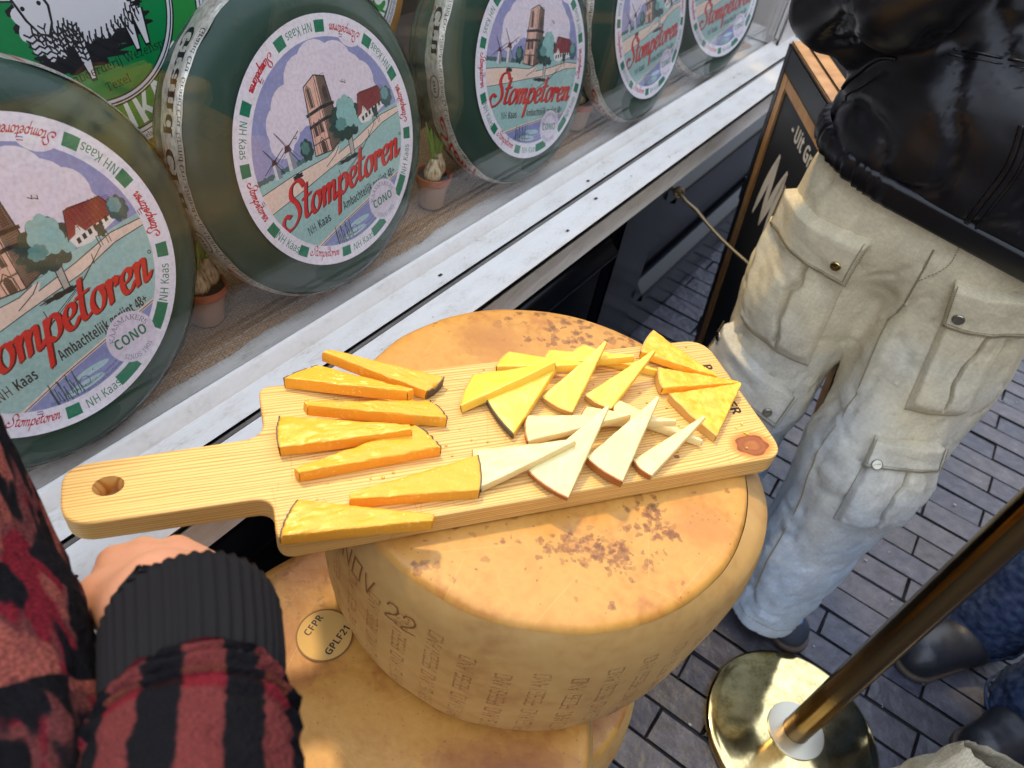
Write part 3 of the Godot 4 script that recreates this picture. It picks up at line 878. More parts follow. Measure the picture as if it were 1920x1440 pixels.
func wood_print() -> ImageTexture:   # straight pine grain along x
	var W := 1024; var H := 512
	var im := Image.create(W, H, false, Image.FORMAT_RGBA8); im.fill(Color(0.90, 0.72, 0.44))
	var warp := fnl(71, 1.0, 3)
	var tone := fnl(72, 1.0, 3)
	var o := PackedByteArray(); o.resize(W * H * 3)
	for y in H:
		for x in W:
			var q := y + 14.0 * warp.get_noise_2d(x * 0.0016, y * 0.006)
			var k1 := Vector2((x - 979.0) * 1.35, y - 459.0).length()    # the big knot pushes the grain aside
			q += (30.0 * exp(-k1 / 40.0)) * (1.0 if y > 459 else -1.0)
			var k2 := Vector2((x - 843.0) * 1.4, y - 456.0).length()
			q += (8.0 * exp(-k2 / 12.0)) * (1.0 if y > 456 else -1.0)
			var ph := q * 0.68 + 3.5 * tone.get_noise_1d(q * 0.02)
			var s := pow(0.5 + 0.5 * sin(ph), 2.2) * (0.8 + 0.5 * tone.get_noise_2d(x * 0.004, q * 0.05))
			s = clampf(s + 0.12 * tone.get_noise_2d(x * 0.03, y * 0.5), 0.0, 1.0)
			var r := lerpf(0.90, 0.74, s); var g := lerpf(0.735, 0.50, s); var b := lerpf(0.44, 0.22, s)
			if k1 < 38.0 + 3.0 * sin(atan2(y - 459.0, x - 979.0) * 5.0):
				var e := (0.35 + k1 / 60.0) + 0.13 * sin(k1 * 0.38 + 2.0 * warp.get_noise_2d(x * 0.05, y * 0.05))
				e = clampf(e, 0.0, 1.0); r = lerpf(0.72, 0.52, e); g = lerpf(0.47, 0.27, e); b = lerpf(0.24, 0.11, e)
			elif k1 < 58.0:
				var e2 := (58.0 - k1) / 20.0
				r = lerpf(r, 0.80, e2); g = lerpf(g, 0.48, e2); b = lerpf(b, 0.2, e2)
			if k2 < 7.0: r = 0.5; g = 0.33; b = 0.18
			var i := (y * W + x) * 3
			o[i] = int(clampf(r, 0, 1) * 255); o[i + 1] = int(clampf(g, 0, 1) * 255); o[i + 2] = int(clampf(b, 0, 1) * 255)
	var im2 := Image.create_from_data(W, H, false, Image.FORMAT_RGB8, o)
	im2.convert(Image.FORMAT_RGBA8)
	var cv := Cv.new(im2)
	rng.seed = 73
	for i in 70:   # knife marks and grease
		var q := Vector2(rng.randf_range(250, 1000), rng.randf_range(20, 490)); var a := rng.randf_range(-1.2, 1.2) + PI / 2
		cv.pen([q, q + Vector2(cos(a) * 0.54, sin(a)) * rng.randf_range(20, 120)], 1.2, Color(0.55, 0.36, 0.16, rng.randf_range(0.15, 0.4)))
	for i in 16:
		cv.fill([stain(Vector2(rng.randf_range(280, 960), rng.randf_range(40, 470)), rng.randf_range(8, 34), rng.randf_range(10, 40))], Color(0.70, 0.47, 0.18, 0.10))
	return itex(im2)

func plaid_print(patchy: bool) -> ImageTexture:
	var S := 512
	var o := PackedByteArray(); o.resize(S * S * 3)
	var w := fnl(81, 0.02, 3); var w2 := fnl(82, 0.006, 3); var w3 := fnl(83, 0.25, 2)
	for y in S:
		for x in S:
			var a := x + 5.0 * w.get_noise_2d(x, y); var b := y + 6.0 * w.get_noise_2d(y, x + 300)
			var c := Color(0.045, 0.045, 0.06)
			if patchy:
				var q := w2.get_noise_2d(x * 1.6, y * 0.7) + 0.12 * w.get_noise_2d(x, y)
				var q2 := w2.get_noise_2d(y * 1.3 + 900, x * 1.9) + 0.08 * w.get_noise_2d(y, x)
				c = c.lerp(Color(0.29, 0.15, 0.155), smoothstep(-0.14, -0.02, q))
				c = c.lerp(Color(0.32, 0.075, 0.115), smoothstep(0.10, 0.20, q))
				c = c.lerp(Color(0.40, 0.215, 0.195), smoothstep(0.18, 0.34, q2))
				c = c.lerp(Color(0.05, 0.05, 0.07), smoothstep(0.10, 0.24, -q2))
			else:
				var fa := fposmod(a, 128.0) / 128.0; var fb := fposmod(b, 256.0) / 256.0
				var off := absf(fa - 0.75); off = minf(off, 1.0 - off) * 4.0
				var red := Color(0.35, 0.165, 0.165).lerp(Color(0.37, 0.10, 0.135), smoothstep(0.76, 0.82, fb)).lerp(Color(0.33, 0.17, 0.14), 1.0 - smoothstep(0.10, 0.18, fb))
				c = Color(0.065, 0.065, 0.08).lerp(Color(0.10, 0.055, 0.065), smoothstep(0.86, 0.90, fb)).lerp(red, 1.0 - smoothstep(0.90, 1.12, off))
			var k := 1.0 + 0.35 * w3.get_noise_2d(x * 0.6, y) + 0.06 * (1.0 if (y / 2 + x / 2) % 2 == 0 else -1.0)
			var i := (y * S + x) * 3
			o[i] = int(clampf(c.r * k, 0, 1) * 255); o[i + 1] = int(clampf(c.g * k, 0, 1) * 255); o[i + 2] = int(clampf(c.b * k, 0, 1) * 255)
	return itex(Image.create_from_data(S, S, false, Image.FORMAT_RGB8, o))

func weave(c0: Color, c1: Color, n := 16, S := 256) -> Array:   # plain weave, colour and relief
	var im := Image.create(S, S, false, Image.FORMAT_RGB8); var hi := Image.create(S, S, false, Image.FORMAT_RGBA8)
	var w := fnl(91, 0.03, 3); var k := float(S) / n
	for y in S:
		for x in S:
			var a := int(x / k); var b := int(y / k)
			var u := fposmod(x, k) / k - 0.5; var v := fposmod(y, k) / k - 0.5
			var over := (a + b) % 2 == 0
			var h := (1.0 - 3.2 * (v * v if over else u * u)) * (0.75 + 0.25 * cos((u if over else v) * PI))
			var q := clampf(h * 0.75 + 0.35 * w.get_noise_2d(x, y) + (0.1 if over else -0.05), 0, 1)
			im.set_pixel(x, y, c0.lerp(c1, q)); hi.set_pixel(x, y, Color(h, h, h))
	hi.bump_map_to_normal_map(4.0)
	return [itex(im), itex(hi)]

# ------------------------------------------------------------------ the place
func _ready() -> void:
	# --- lens, sky, sun, exposure
	cam = Camera3D.new(); cam.name = "camera"
	var pit := 0.76267832; var rol := 0.21261018
	cam.basis = Basis(Vector3.RIGHT, -pit) * Basis(Vector3.BACK, rol)
	cam.position = Vector3(0, 1.4225, 0)
	cam.fov = 54.52; cam.near = 0.05; cam.far = 60.0
	var at := CameraAttributesPhysical.new()
	at.frustum_focal_length = 23.29; at.frustum_focus_distance = 0.85; at.exposure_aperture = 6.0; at.frustum_near = 0.05; at.frustum_far = 60.0
	cam.attributes = at
	add_child(cam)
	cam.current = true
	var we := WorldEnvironment.new(); we.name = "environment"
	var env := Environment.new()
	env.background_mode = Environment.BG_SKY
	env.tonemap_mode = Environment.TONE_MAPPER_LINEAR
	env.tonemap_exposure = 1.6
	env.background_energy_multiplier = 1.85
	env.sdfgi_enabled = true; env.ssao_enabled = true; env.ssil_enabled = true
	var sm := ProceduralSkyMaterial.new()
	sm.sky_top_color = Color(0.86, 0.91, 1.0); sm.sky_horizon_color = Color(0.66, 0.68, 0.71); sm.sky_curve = 0.25
	sm.ground_horizon_color = Color(0.30, 0.29, 0.28); sm.ground_bottom_color = Color(0.12, 0.12, 0.12)
	sm.sun_angle_max = 1.0
	var sky := Sky.new(); sky.sky_material = sm
	env.sky = sky; we.environment = env
	add_child(we)
	var sun := DirectionalLight3D.new(); sun.name = "sun"
	sun.light_color = Color(1.0, 0.87, 0.62); sun.light_energy = 0.66; sun.light_angular_distance = 4.0; sun.shadow_enabled = true
	add_child(sun)
	sun.look_at_from_position(Vector3(0, 5, 0), Vector3(0, 5, 0) + (N * 0.50 + Vector3.DOWN - D * 0.20), D)
	materials()
	pavement()
	shop_front()
	window_goods()
	houses()
	wheel_stack()
	board_and_slices()
	stanchion()
	chalkboard()
	customer()
	neighbour()
	taster()
	bag()

func materials() -> void:
	M.white = mat(lin(0.62, 0.64, 0.66), 0.42)
	var wt := ramp(512, 512, [fnl(11, 0.02, 5), fnl(12, 0.11, 4)], [0.35, 0.65], [0.0, 0.15, 0.17, 0.32, 0.5, 0.7], [Color(0.25, 0.24, 0.23), Color(0.42, 0.41, 0.40), Color(0.83, 0.82, 0.80), Color(0.865, 0.86, 0.85), Color(0.895, 0.895, 0.89), Color(0.91, 0.91, 0.91)])
	M.white.albedo_color = Color(0.97, 0.955, 0.93); M.white.albedo_texture = itex(wt)
	tri(addn(M.white, nrm(13, 0.03, 5, 2.0), 0.35), 3.3)
	M.sill = mat(Color(0.97, 0.95, 0.92), 0.45)
	M.sill.albedo_texture = itex(ramp(1024, 512, [fnl(111, 0.012, 5), fnl(112, 0.09, 4)], [0.6, 0.4], [0.06, 0.13, 0.16, 0.24, 0.40, 0.62], [Color(0.25, 0.24, 0.23), Color(0.45, 0.43, 0.41), Color(0.73, 0.715, 0.68), Color(0.82, 0.81, 0.785), Color(0.865, 0.86, 0.845), Color(0.89, 0.89, 0.88)]))
	addn(M.sill, nrm(113, 0.03, 5, 3.0), 0.35)
	M.sill.uv1_triplanar = true; M.sill.uv1_scale = Vector3(0.9, 4.0, 5.0)
	M.black_gloss = mat(lin(0.005, 0.007, 0.012), 0.2, 0.0, 0.27)
	tri(addn(M.black_gloss, nrm(14, 0.01, 3, 2.0), 0.12), 2.0)
	M.glass = mat(Color(0.02, 0.03, 0.025, 0.02), 0.0); M.glass.transparency = BaseMaterial3D.TRANSPARENCY_ALPHA; M.glass.metallic_specular = 0.37
	M.glass_edge = mat(lin(0.25, 0.42, 0.36), 0.1)
	M.dark_wood = mat(lin(0.035, 0.022, 0.016), 0.6)
	var wv := weave(Color(0.36, 0.26, 0.16), Color(0.80, 0.64, 0.45))
	M.linen = mat(Color.WHITE, 0.95); M.linen.albedo_texture = wv[0]
	tri(addn(M.linen, wv[1], 1.0), 18.0)
	M.thread = mat(lin(0.5, 0.43, 0.33), 0.9)
	M.green = mat(lin(0.030, 0.060, 0.042), 0.24, 0.0, 0.30)
	var rg := fnl(15, 0.005, 4); rg.fractal_type = FastNoiseLite.FRACTAL_RIDGED; rg.domain_warp_enabled = true; rg.domain_warp_amplitude = 40.0
	var ri := rg.get_seamless_image(512, 512); ri.convert(Image.FORMAT_RGBA8); ri.bump_map_to_normal_map(5.0)
	addn(M.green, itex(ri), 0.4); M.green.uv1_triplanar = true; M.green.uv1_scale = Vector3.ONE * 3.1
	M.label = mat(Color.WHITE, 0.3); M.label.albedo_texture = green_label()
	addn(M.label, nrm(16, 0.025, 5, 4.0, 512), 0.3)
	M.band = mat(Color.WHITE, 0.33, 0.6); M.band.albedo_texture = band_print()
	addn(M.band, nrm(17, 0.02, 4, 5.0, 256), 0.5)
	M.sheep = mat(Color.WHITE, 0.35); M.sheep.albedo_texture = sheep_label()
	M.orange_rind = mat(lin(0.62, 0.27, 0.025), 0.3)
	M.terracotta = mat(lin(0.42, 0.11, 0.04), 0.6)
	M.pot_film = mat(Color(0.68, 0.53, 0.41), 0.35); M.pot_film.backlight_enabled = true; M.pot_film.backlight = Color(0.5, 0.45, 0.4)
	M.soil = mat(lin(0.03, 0.02, 0.014), 0.95)
	M.bulb = mat(lin(0.62, 0.50, 0.30), 0.45)
	var bt := ramp(256, 256, [fnl(18, 0.02, 4)], [1.0], [0.2, 0.5, 0.8], [Color(0.55, 0.38, 0.2), Color(0.86, 0.78, 0.6), Color(0.95, 0.92, 0.82)])
	M.bulb.albedo_color = Color.WHITE; M.bulb.albedo_texture = itex(bt); M.bulb.uv1_triplanar = true; M.bulb.uv1_scale = Vector3(40, 12, 40)
	M.shoot = mat(lin(0.17, 0.32, 0.04), 0.45); M.shoot.backlight_enabled = true; M.shoot.backlight = Color(0.3, 0.4, 0.1)
	M.wood = mat(Color.WHITE, 0.48); M.wood.albedo_texture = wood_print()
	M.wood.uv1_scale = Vector3(1 / 0.68, 1 / 0.184, 1); M.wood.uv1_offset = Vector3(0.25, 0, 0)
	addn(M.wood, nrm(19, 0.02, 3, 2.0, 256, 1, 8), 0.15)
	M.burn = mat(lin(0.03, 0.015, 0.01), 0.8)
	# cheeses cut up
	M.aged = mat(Color.WHITE, 0.33, 0.0, 0.45)
	var cel := fnl(22, 0.036, 1, FastNoiseLite.TYPE_CELLULAR); cel.cellular_jitter = 1.0
	M.aged.albedo_texture = itex(ramp(512, 512, [cel, fnl(21, 0.008, 4)], [0.7, 0.3], [0.05, 0.12, 0.17, 0.42, 0.7, 0.9], [Color(0.98, 0.92, 0.72), Color(0.97, 0.82, 0.44), Color(0.95, 0.69, 0.22), Color(0.94, 0.66, 0.19), Color(0.95, 0.69, 0.21), Color(0.93, 0.63, 0.17)]))
	tri(addn(M.aged, nrm(23, 0.03, 5, 6.0), 0.06), 11.0)
	M.yellow = mat(Color.WHITE, 0.35); M.yellow.albedo_texture = itex(ramp(256, 256, [fnl(24, 0.01, 4)], [1.0], [0.2, 0.8], [Color(0.96, 0.77, 0.25), Color(0.97, 0.82, 0.33)]))
	tri(addn(M.yellow, nrm(25, 0.02, 4, 3.0), 0.25), 12.0)
	M.gold = mat(Color.WHITE, 0.4); M.gold.albedo_texture = itex(ramp(256, 256, [fnl(26, 0.02, 4)], [1.0], [0.2, 0.8], [Color(0.94, 0.66, 0.16), Color(0.97, 0.77, 0.28)]))
	tri(addn(M.gold, nrm(27, 0.03, 4, 5.0), 0.4), 12.0)
	M.cream = mat(Color.WHITE, 0.35); M.cream.albedo_texture = itex(ramp(256, 256, [fnl(28, 0.01, 4)], [1.0], [0.2, 0.8], [Color(0.90, 0.815, 0.555), Color(0.925, 0.855, 0.62)]))
	tri(addn(M.cream, nrm(29, 0.02, 4, 3.0), 0.25), 12.0)
	for k in ["aged", "yellow", "gold", "cream"]:
		M[k].subsurf_scatter_enabled = true; M[k].subsurf_scatter_strength = 0.08 if k == "aged" else 0.2
	M.rind_dark = mat(lin(0.09, 0.07, 0.05), 0.6)
	M.rind_gold = mat(lin(0.62, 0.36, 0.09), 0.5)
	M.rind_brown = mat(lin(0.36, 0.11, 0.02), 0.4)
	# metal
	M.brass = mat(lin(0.66, 0.50, 0.20), 0.10, 1.0)
	M.brass.albedo_color = Color(1.0, 0.96, 0.85)
	M.brass.albedo_texture = itex(ramp(512, 512, [fnl(33, 0.015, 5), fnl(34, 0.08, 4)], [0.6, 0.4], [0.1, 0.35, 0.5, 0.7], [Color(0.60, 0.55, 0.42), Color(0.77, 0.72, 0.56), Color(0.84, 0.79, 0.63), Color(0.87, 0.83, 0.70)]))
	tri(addn(M.brass, nrm(35, 0.012, 4, 4.0), 0.04), 3.0)
	M.brass_dark = mat(lin(0.23, 0.145, 0.055), 0.2, 1.0)
	tri(addn(M.brass_dark, nrm(36, 0.02, 4, 3.0), 0.12), 4.0)
	M.steel = mat(lin(0.40, 0.37, 0.29), 0.3, 1.0)
	M.iron = mat(lin(0.30, 0.22, 0.12), 0.4, 0.8)
	# sign
	M.board_black = mat(lin(0.012, 0.013, 0.016), 0.55)
	M.frame_black = mat(lin(0.022, 0.025, 0.03), 0.45)
	M.frame_wood = mat(Color.WHITE, 0.5); M.frame_wood.albedo_texture = itex(ramp(256, 256, [fnl(37, 0.02, 4)], [1.0], [0.2, 0.8], [Color(0.63, 0.45, 0.26), Color(0.74, 0.56, 0.35)])); tri(M.frame_wood, 3.0)
	M.chalk = mat(lin(0.62, 0.58, 0.50), 0.9)
	# clothes
	M.leather = mat(lin(0.007, 0.0068, 0.008), 0.33, 0.0, 0.40)
	tri(addn(M.leather, nrm(38, 0.14, 3, 3.0, 512), 0.10), 7.0)
	M.knit_black = mat(lin(0.012, 0.012, 0.014), 0.9)
	var tw := weave(Color(0.80, 0.80, 0.80), Color(1, 1, 1), 32)
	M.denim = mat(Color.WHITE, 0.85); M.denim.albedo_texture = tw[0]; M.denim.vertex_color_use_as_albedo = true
	tri(addn(M.denim, tw[1], 0.5), 16.0)
	M.stitch = mat(lin(0.27, 0.22, 0.13), 0.9)
	M.jeans = mat(lin(0.034, 0.050, 0.095), 0.85); tri(addn(M.jeans, tw[1], 0.6), 18.0)
	M.jeans.albedo_texture = itex(ramp(256, 256, [fnl(39, 0.012, 4)], [1.0], [0.2, 0.8], [Color(0.55, 0.6, 0.7), Color(1, 1, 1)]))
	M.shoe = mat(lin(0.012, 0.013, 0.018), 0.42); tri(addn(M.shoe, nrm(40, 0.04, 4, 4.0), 0.10), 8.0)
	M.shoe_sole = mat(lin(0.05, 0.035, 0.025), 0.7)
	M.sneaker = mat(lin(0.028, 0.034, 0.050), 0.6, 0.0, 0.3); M.sneaker_blue = mat(lin(0.10, 0.27, 0.55), 0.6)
	M.plaid = mat(Color.WHITE, 0.95); M.plaid.albedo_texture = plaid_print(false)
	M.plaid2 = mat(Color.WHITE, 0.95); M.plaid2.albedo_texture = plaid_print(true)
	var kn := nrm(42, 0.1, 3, 4.0)
	addn(M.plaid, kn, 0.5); addn(M.plaid2, kn, 0.5)
	for k in ["plaid", "plaid2", "denim", "jeans", "knit_black", "linen"]: M[k].metallic_specular = 0.2
	M.skin = mat(lin(0.52, 0.25, 0.15), 0.5); M.skin.subsurf_scatter_enabled = true; M.skin.subsurf_scatter_strength = 0.3
	tri(addn(M.skin, nrm(43, 0.06, 4, 2.0), 0.25), 10.0)
	var cw := weave(Color(0.62, 0.58, 0.48), Color(0.84, 0.80, 0.70), 16)
	M.canvas = mat(Color.WHITE, 0.95); M.canvas.albedo_texture = cw[0]; tri(addn(M.canvas, cw[1], 0.8), 14.0)

# --- pavement: dark clinkers in running bond, rows running out from the shop
func on_screen(p: Vector3, margin := 0.0) -> bool:
	var q := cam.basis.inverse() * (p - cam.position)
	if q.z > -0.05: return false
	var x := q.x / -q.z / tan(deg_to_rad(27.26)); var y := q.y / -q.z / tan(deg_to_rad(27.26))
	return absf(x) < 4.0 / 3.0 + margin and absf(y) < 1.0 + margin
func pavement() -> void:
	var g := MB.new()
	var i0 := 0
	g.quad(g.p(Vector3(-20, -0.016, -20)), g.p(Vector3(20, -0.016, -20)), g.p(Vector3(20, -0.016, 20)), g.p(Vector3(-20, -0.016, 20)))
	g.face(0, Vector3.UP)
	var sand := mat(lin(0.020, 0.018, 0.018), 0.95); tri(addn(sand, nrm(51, 0.05, 4, 6.0), 1.0), 5.0)
	tag(part(self, "ground", g, sand), "", "", "", "structure")
	var root := Node3D.new(); root.name = "pavement"; add_child(root); tag(root, "", "", "", "structure")
	root.transform = Transform3D(FR, Vector3.ZERO)
	var ms := []; var mats := []
	rng.seed = 5
	for k in 5:
		var m := MB.new()
		box(m, Vector3(-0.0361, -0.05, -0.1140), Vector3(0.0361, 0, 0.1140), 0.0022)
		for i in m.v.size():
			m.v[i] += Vector3(rng.randf_range(-1, 1), rng.randf_range(-1, 1) * 0.8, rng.randf_range(-1, 1)) * 0.0019
		ms.append(m.mesh())
	var tones := [Vector3(0.036, 0.037, 0.055), Vector3(0.042, 0.041, 0.057), Vector3(0.030, 0.032, 0.051), Vector3(0.050, 0.049, 0.063), Vector3(0.039, 0.037, 0.046)]
	var nt := nrm(52, 0.02, 5, 5.0)
	for k in 5:
		var t: Vector3 = tones[k]
		var c := lin(t.x, t.y, t.z)
		var mm := mat(Color.WHITE, 0.5)
		mm.albedo_texture = itex(ramp(256, 256, [fnl(53 + k, 0.02, 4), fnl(60 + k, 0.15, 3)], [0.55, 0.45], [0.15, 0.5, 0.78, 0.86], [c.darkened(0.25), c, c.lightened(0.07), c.lightened(0.22)]))
		tri(addn(mm, nt, 0.6), 4.0); mats.append(mm)
	var spots := []
	for r in range(-5, 48):
		for q in range(-2, 15):
			var u := r * 0.0745 + 0.012; var v := -0.516 + q * 0.2305 + (0.115 if r % 2 != 0 else 0.0) + 0.015 * sin(r * 2.7)
			spots.append(Vector3(u, 0, v))
	var solo := []; var rest := []
	for s in spots:
		var wp: Vector3 = FR * s
		# in view and not behind the stack or the front
		var seen: bool = on_screen(wp, 0.06) and s.z > -0.42 and s.x < 2.6 and not (s.x < 0.62 and s.z < 0.28)
		if seen and solo.size() < 298: solo.append(s)
		else: rest.append(s)
	for s in solo:
		var k := rng.randi() % 5
		part(root, "brick", ms[rng.randi() % 5], mats[k], Transform3D(Basis(Vector3.UP, rng.randf_range(-0.010, 0.010)) * Basis(Vector3.RIGHT, rng.randf_range(-0.008, 0.008)), s + Vector3(0, rng.randf_range(-0.002, 0.001), 0)))
	var far := MB.new()
	for s in rest: box(far, s + Vector3(-0.0361, -0.05, -0.1140), s + Vector3(0.0361, -0.001, 0.1140), 0.0022)
	tag(part(root, "bricks_beyond", far, mats[0]), "", "", "", "stuff")
	# grit in the joints
	var grit := MB.new()
	for i in 110:
		var w := Vector3(rng.randf_range(0.55, 2.4), 0.001, rng.randf_range(-0.3, 1.2))
		var s := rng.randf_range(0.0008, 0.003)
		box(grit, w - Vector3(s, 0, s), w + Vector3(s, s, s * rng.randf_range(0.5, 2.5)), s * 0.5, Transform3D(Basis(Vector3.UP, 0), Vector3.ZERO))
	tag(part(root, "grit", grit, mat(lin(0.35, 0.34, 0.33), 0.9)), "", "", "", "stuff")

# --- the shop front: sill, pane, post, gloss-black plinth, display shelf, inner wall
func slab(par: Node, n: String, lo: Vector3, hi: Vector3, m: Material, bev := 0.003) -> MeshInstance3D:
	var b := MB.new(); box(b, lo, hi, bev)
	return part(par, n, b, m)
func sweep(par: Node, n: String, prof: Array, x0: float, x1: float, m: Material, seg := 40) -> MeshInstance3D:   # a moulding along the front; profile in (z, y)
	var b := MB.new()
	b.grid(seg, prof.size() - 1, func(a, c):
		var q: Vector2 = prof[int(round(c * (prof.size() - 1)))]
		return Vector3(lerpf(x0, x1, a), q.y, q.x))
	b.face(0, Vector3(0, 1, 0.6))
	return part(par, n, b, m)
func shop_front() -> void:
	var s := thing("shop_front", "cheese shop front with white window sill, glass pane and glossy black panelling below", "shop front", Transform3D(FR, Vector3.ZERO))
	var x0 := -1.2; var x1 := 2.42
	var sill := slab(s, "window_sill", Vector3(x0, 0.692, -0.505), Vector3(x1, 0.752, -0.437), M.sill, 0.005)
	slab(sill, "sill_back_board", Vector3(x0, 0.71, -0.66), Vector3(x1, 0.754, -0.5062), M.sill, 0.003)
	sweep(sill, "glazing_bead", [Vector2(-0.5665, 0.752), Vector2(-0.5660, 0.770), Vector2(-0.562, 0.7725), Vector2(-0.5575, 0.768), Vector2(-0.548, 0.7585), Vector2(-0.545, 0.752)], x0, x1, M.sill)
	slab(sill, "apron", Vector3(x0, 0.66, -0.56), Vector3(x1, 0.690, -0.505), M.black_gloss, 0.003)
	var fl := MB.new()
	rng.seed = 91
	for i in 24:
		var u := rng.randf_range(-0.2, 2.1); var z: float = [-0.530, -0.47, -0.455, -0.520][rng.randi() % 4] + rng.randf_range(-0.012, 0.012)
		var sz := 0.0006 + 0.0034 * pow(rng.randf(), 2.5)
		var y := 0.7525 if z > -0.507 else 0.7545
		box(fl, Vector3(u - sz, y, z - sz * rng.randf_range(0.4, 1.0)), Vector3(u + sz * rng.randf_range(0.5, 1.8), y + 0.001, z + sz * 0.6), 0.0003)
	tag(part(sill, "dark_flecks", fl, M.soil), "", "", "", "stuff")
	slab(s, "window_pane", Vector3(x0, 0.756, -0.574), Vector3(2.253, 1.95, -0.568), M.glass, 0.0008)
	slab(s, "pane_edge_seal", Vector3(x0, 0.7545, -0.576), Vector3(2.253, 0.7575, -0.5668), M.frame_black, 0.0005)
	var post := slab(s, "window_post", Vector3(2.257, 0.754, -0.98), Vector3(3.6, 1.95, -0.548), M.white, 0.006)
	slab(post, "corner_bead", Vector3(2.250, 0.7745, -0.566), Vector3(2.272, 1.95, -0.545), M.white, 0.005)
	# black plinth with raised panels
	var pl := slab(s, "plinth", Vector3(x0, 0.0, -0.62), Vector3(3.6, 0.6595, -0.525), M.black_gloss, 0.002)
	for q in [[-0.9, -0.1], [0.02, 1.30]]:
		slab(pl, "panel", Vector3(q[0], 0.06, -0.523), Vector3(q[1], 0.53, -0.500), M.black_gloss, 0.004)
		sweep(pl, "moulding", [Vector2(-0.5215, 0.53), Vector2(-0.5215, 0.575), Vector2(-0.505, 0.570), Vector2(-0.492, 0.556), Vector2(-0.480, 0.548), Vector2(-0.480, 0.536), Vector2(-0.495, 0.531)], q[0] - 0.015, q[1] + 0.015, M.black_gloss, 2)
	for q in [[0.575, 0.6], [0.275, 0.3]]:
		sweep(pl, "moulding", [Vector2(-0.5215, q[0] - 0.03), Vector2(-0.5215, q[1]), Vector2(-0.505, q[1] - 0.004), Vector2(-0.486, q[0] - 0.004), Vector2(-0.480, q[0] - 0.012), Vector2(-0.480, q[0] - 0.024), Vector2(-0.495, q[0] - 0.03)], 1.60, 2.55, M.black_gloss, 2)
	slab(pl, "stile", Vector3(1.36, 0.02, -0.523), Vector3(1.58, 0.655, -0.497), M.black_gloss, 0.004)
	# inside
	slab(s, "display_shelf", Vector3(x0, 0.70, -1.02), Vector3(2.256, 0.745, -0.662), M.white, 0.002)
	slab(s, "shelf_riser", Vector3(x0, 0.748, -1.02), Vector3(2.256, 0.885, -0.845), M.dark_wood, 0.003)
	slab(s, "inner_wall", Vector3(x0, 0.70, -1.12), Vector3(2.256, 2.0, -1.03), M.dark_wood, 0.002)

# --- unseen row added across the street to block low sky light
func houses() -> void:
	var k := 0
	for h in [[-6.2, 5.0, 10.5, Vector3(0.20, 0.085, 0.055), "unseen dark red brick house with white sash windows, added to block low sky light"], [-1.0, 4.4, 12.0, Vector3(0.13, 0.10, 0.085), "unseen brown brick house added to block low sky light, the tallest of the three"], [3.6, 5.2, 11.0, Vector3(0.26, 0.14, 0.085), "unseen orange brick house added to block low sky light, farthest along"]]:
		var o := thing("added_house", h[4], "house", Transform3D(FR, D * (h[0] + h[1] / 2) + N * 6.6), "unseen houses added to block the low sky")
		var w: float = h[1]; var t: float = h[2]
		var bm := mat(Color.WHITE, 0.85)
		var c := lin(h[3].x, h[3].y, h[3].z)
		bm.albedo_texture = itex(ramp(256, 256, [fnl(700 + k, 0.02, 4)], [1.0], [0.2, 0.8], [c.darkened(0.2), c.lightened(0.1)])); tri(bm, 1.0)
		slab(o, "wall", Vector3(-w / 2, 0, 0), Vector3(w / 2 - 0.02, t, 0.4), bm, 0.01)
		slab(o, "cornice", Vector3(-w / 2, t, -0.25), Vector3(w / 2 - 0.02, t + 0.3, 0.4), M.white, 0.02)
		for f in 4:
			for i in 3:
				if f == 0 and i == 1: continue
				var x := -w / 2 + w * (i + 0.5) / 3.0; var y := 0.9 + f * 2.6
				var fr := slab(o, "window", Vector3(x - 0.55, y, -0.06), Vector3(x + 0.55, y + 1.7, -0.002), M.white, 0.01)
				slab(fr, "pane", Vector3(x - 0.47, y + 0.08, -0.075), Vector3(x + 0.47, y + 0.82, -0.062), M.black_gloss, 0.003)
				slab(fr, "pane", Vector3(x - 0.47, y + 0.90, -0.075), Vector3(x + 0.47, y + 1.62, -0.062), M.black_gloss, 0.003)
		slab(o, "door", Vector3(-0.5, 0.0, -0.06), Vector3(0.5, 2.3, -0.002), M.frame_black, 0.01)
		k += 1

# --- goods in the window
func lying_to_facing() -> Basis: return Basis(Vector3(1, 0, 0), Vector3(0, 0, 1), Vector3(0, -1, 0))
func facing(u: float, y: float, v: float, yaw: float, lean: float, roll: float) -> Transform3D:
	var b := Basis(Vector3.UP, yaw) * Basis(Vector3.RIGHT, -lean) * Basis(Vector3.BACK, roll)
	return Transform3D(b, D * u + N * v + Vector3(0, y, 0))
func disc_uv(m: MB, r: float, z: float, dome := 0.002) -> void:
	var b := m.v.size()
	var n := 96; var k := 6
	for j in k + 1:
		for i in n + 1:
			var a := TAU * i / n; var q := r * j / k
			m.p(Vector3(cos(a) * q, sin(a) * q, z + dome * (1.0 - float(j * j) / (k * k))), Vector2(0.5 + 0.5 * cos(a) * q / r, 0.5 - 0.5 * sin(a) * q / r))
	var i0 := m.ix.size()
	for j in k:
		for i in n:
			var a := b + j * (n + 1) + i
			m.quad(a, a + 1, a + n + 2, a + n + 1)
	m.face(i0, Vector3(0, 0, 1))
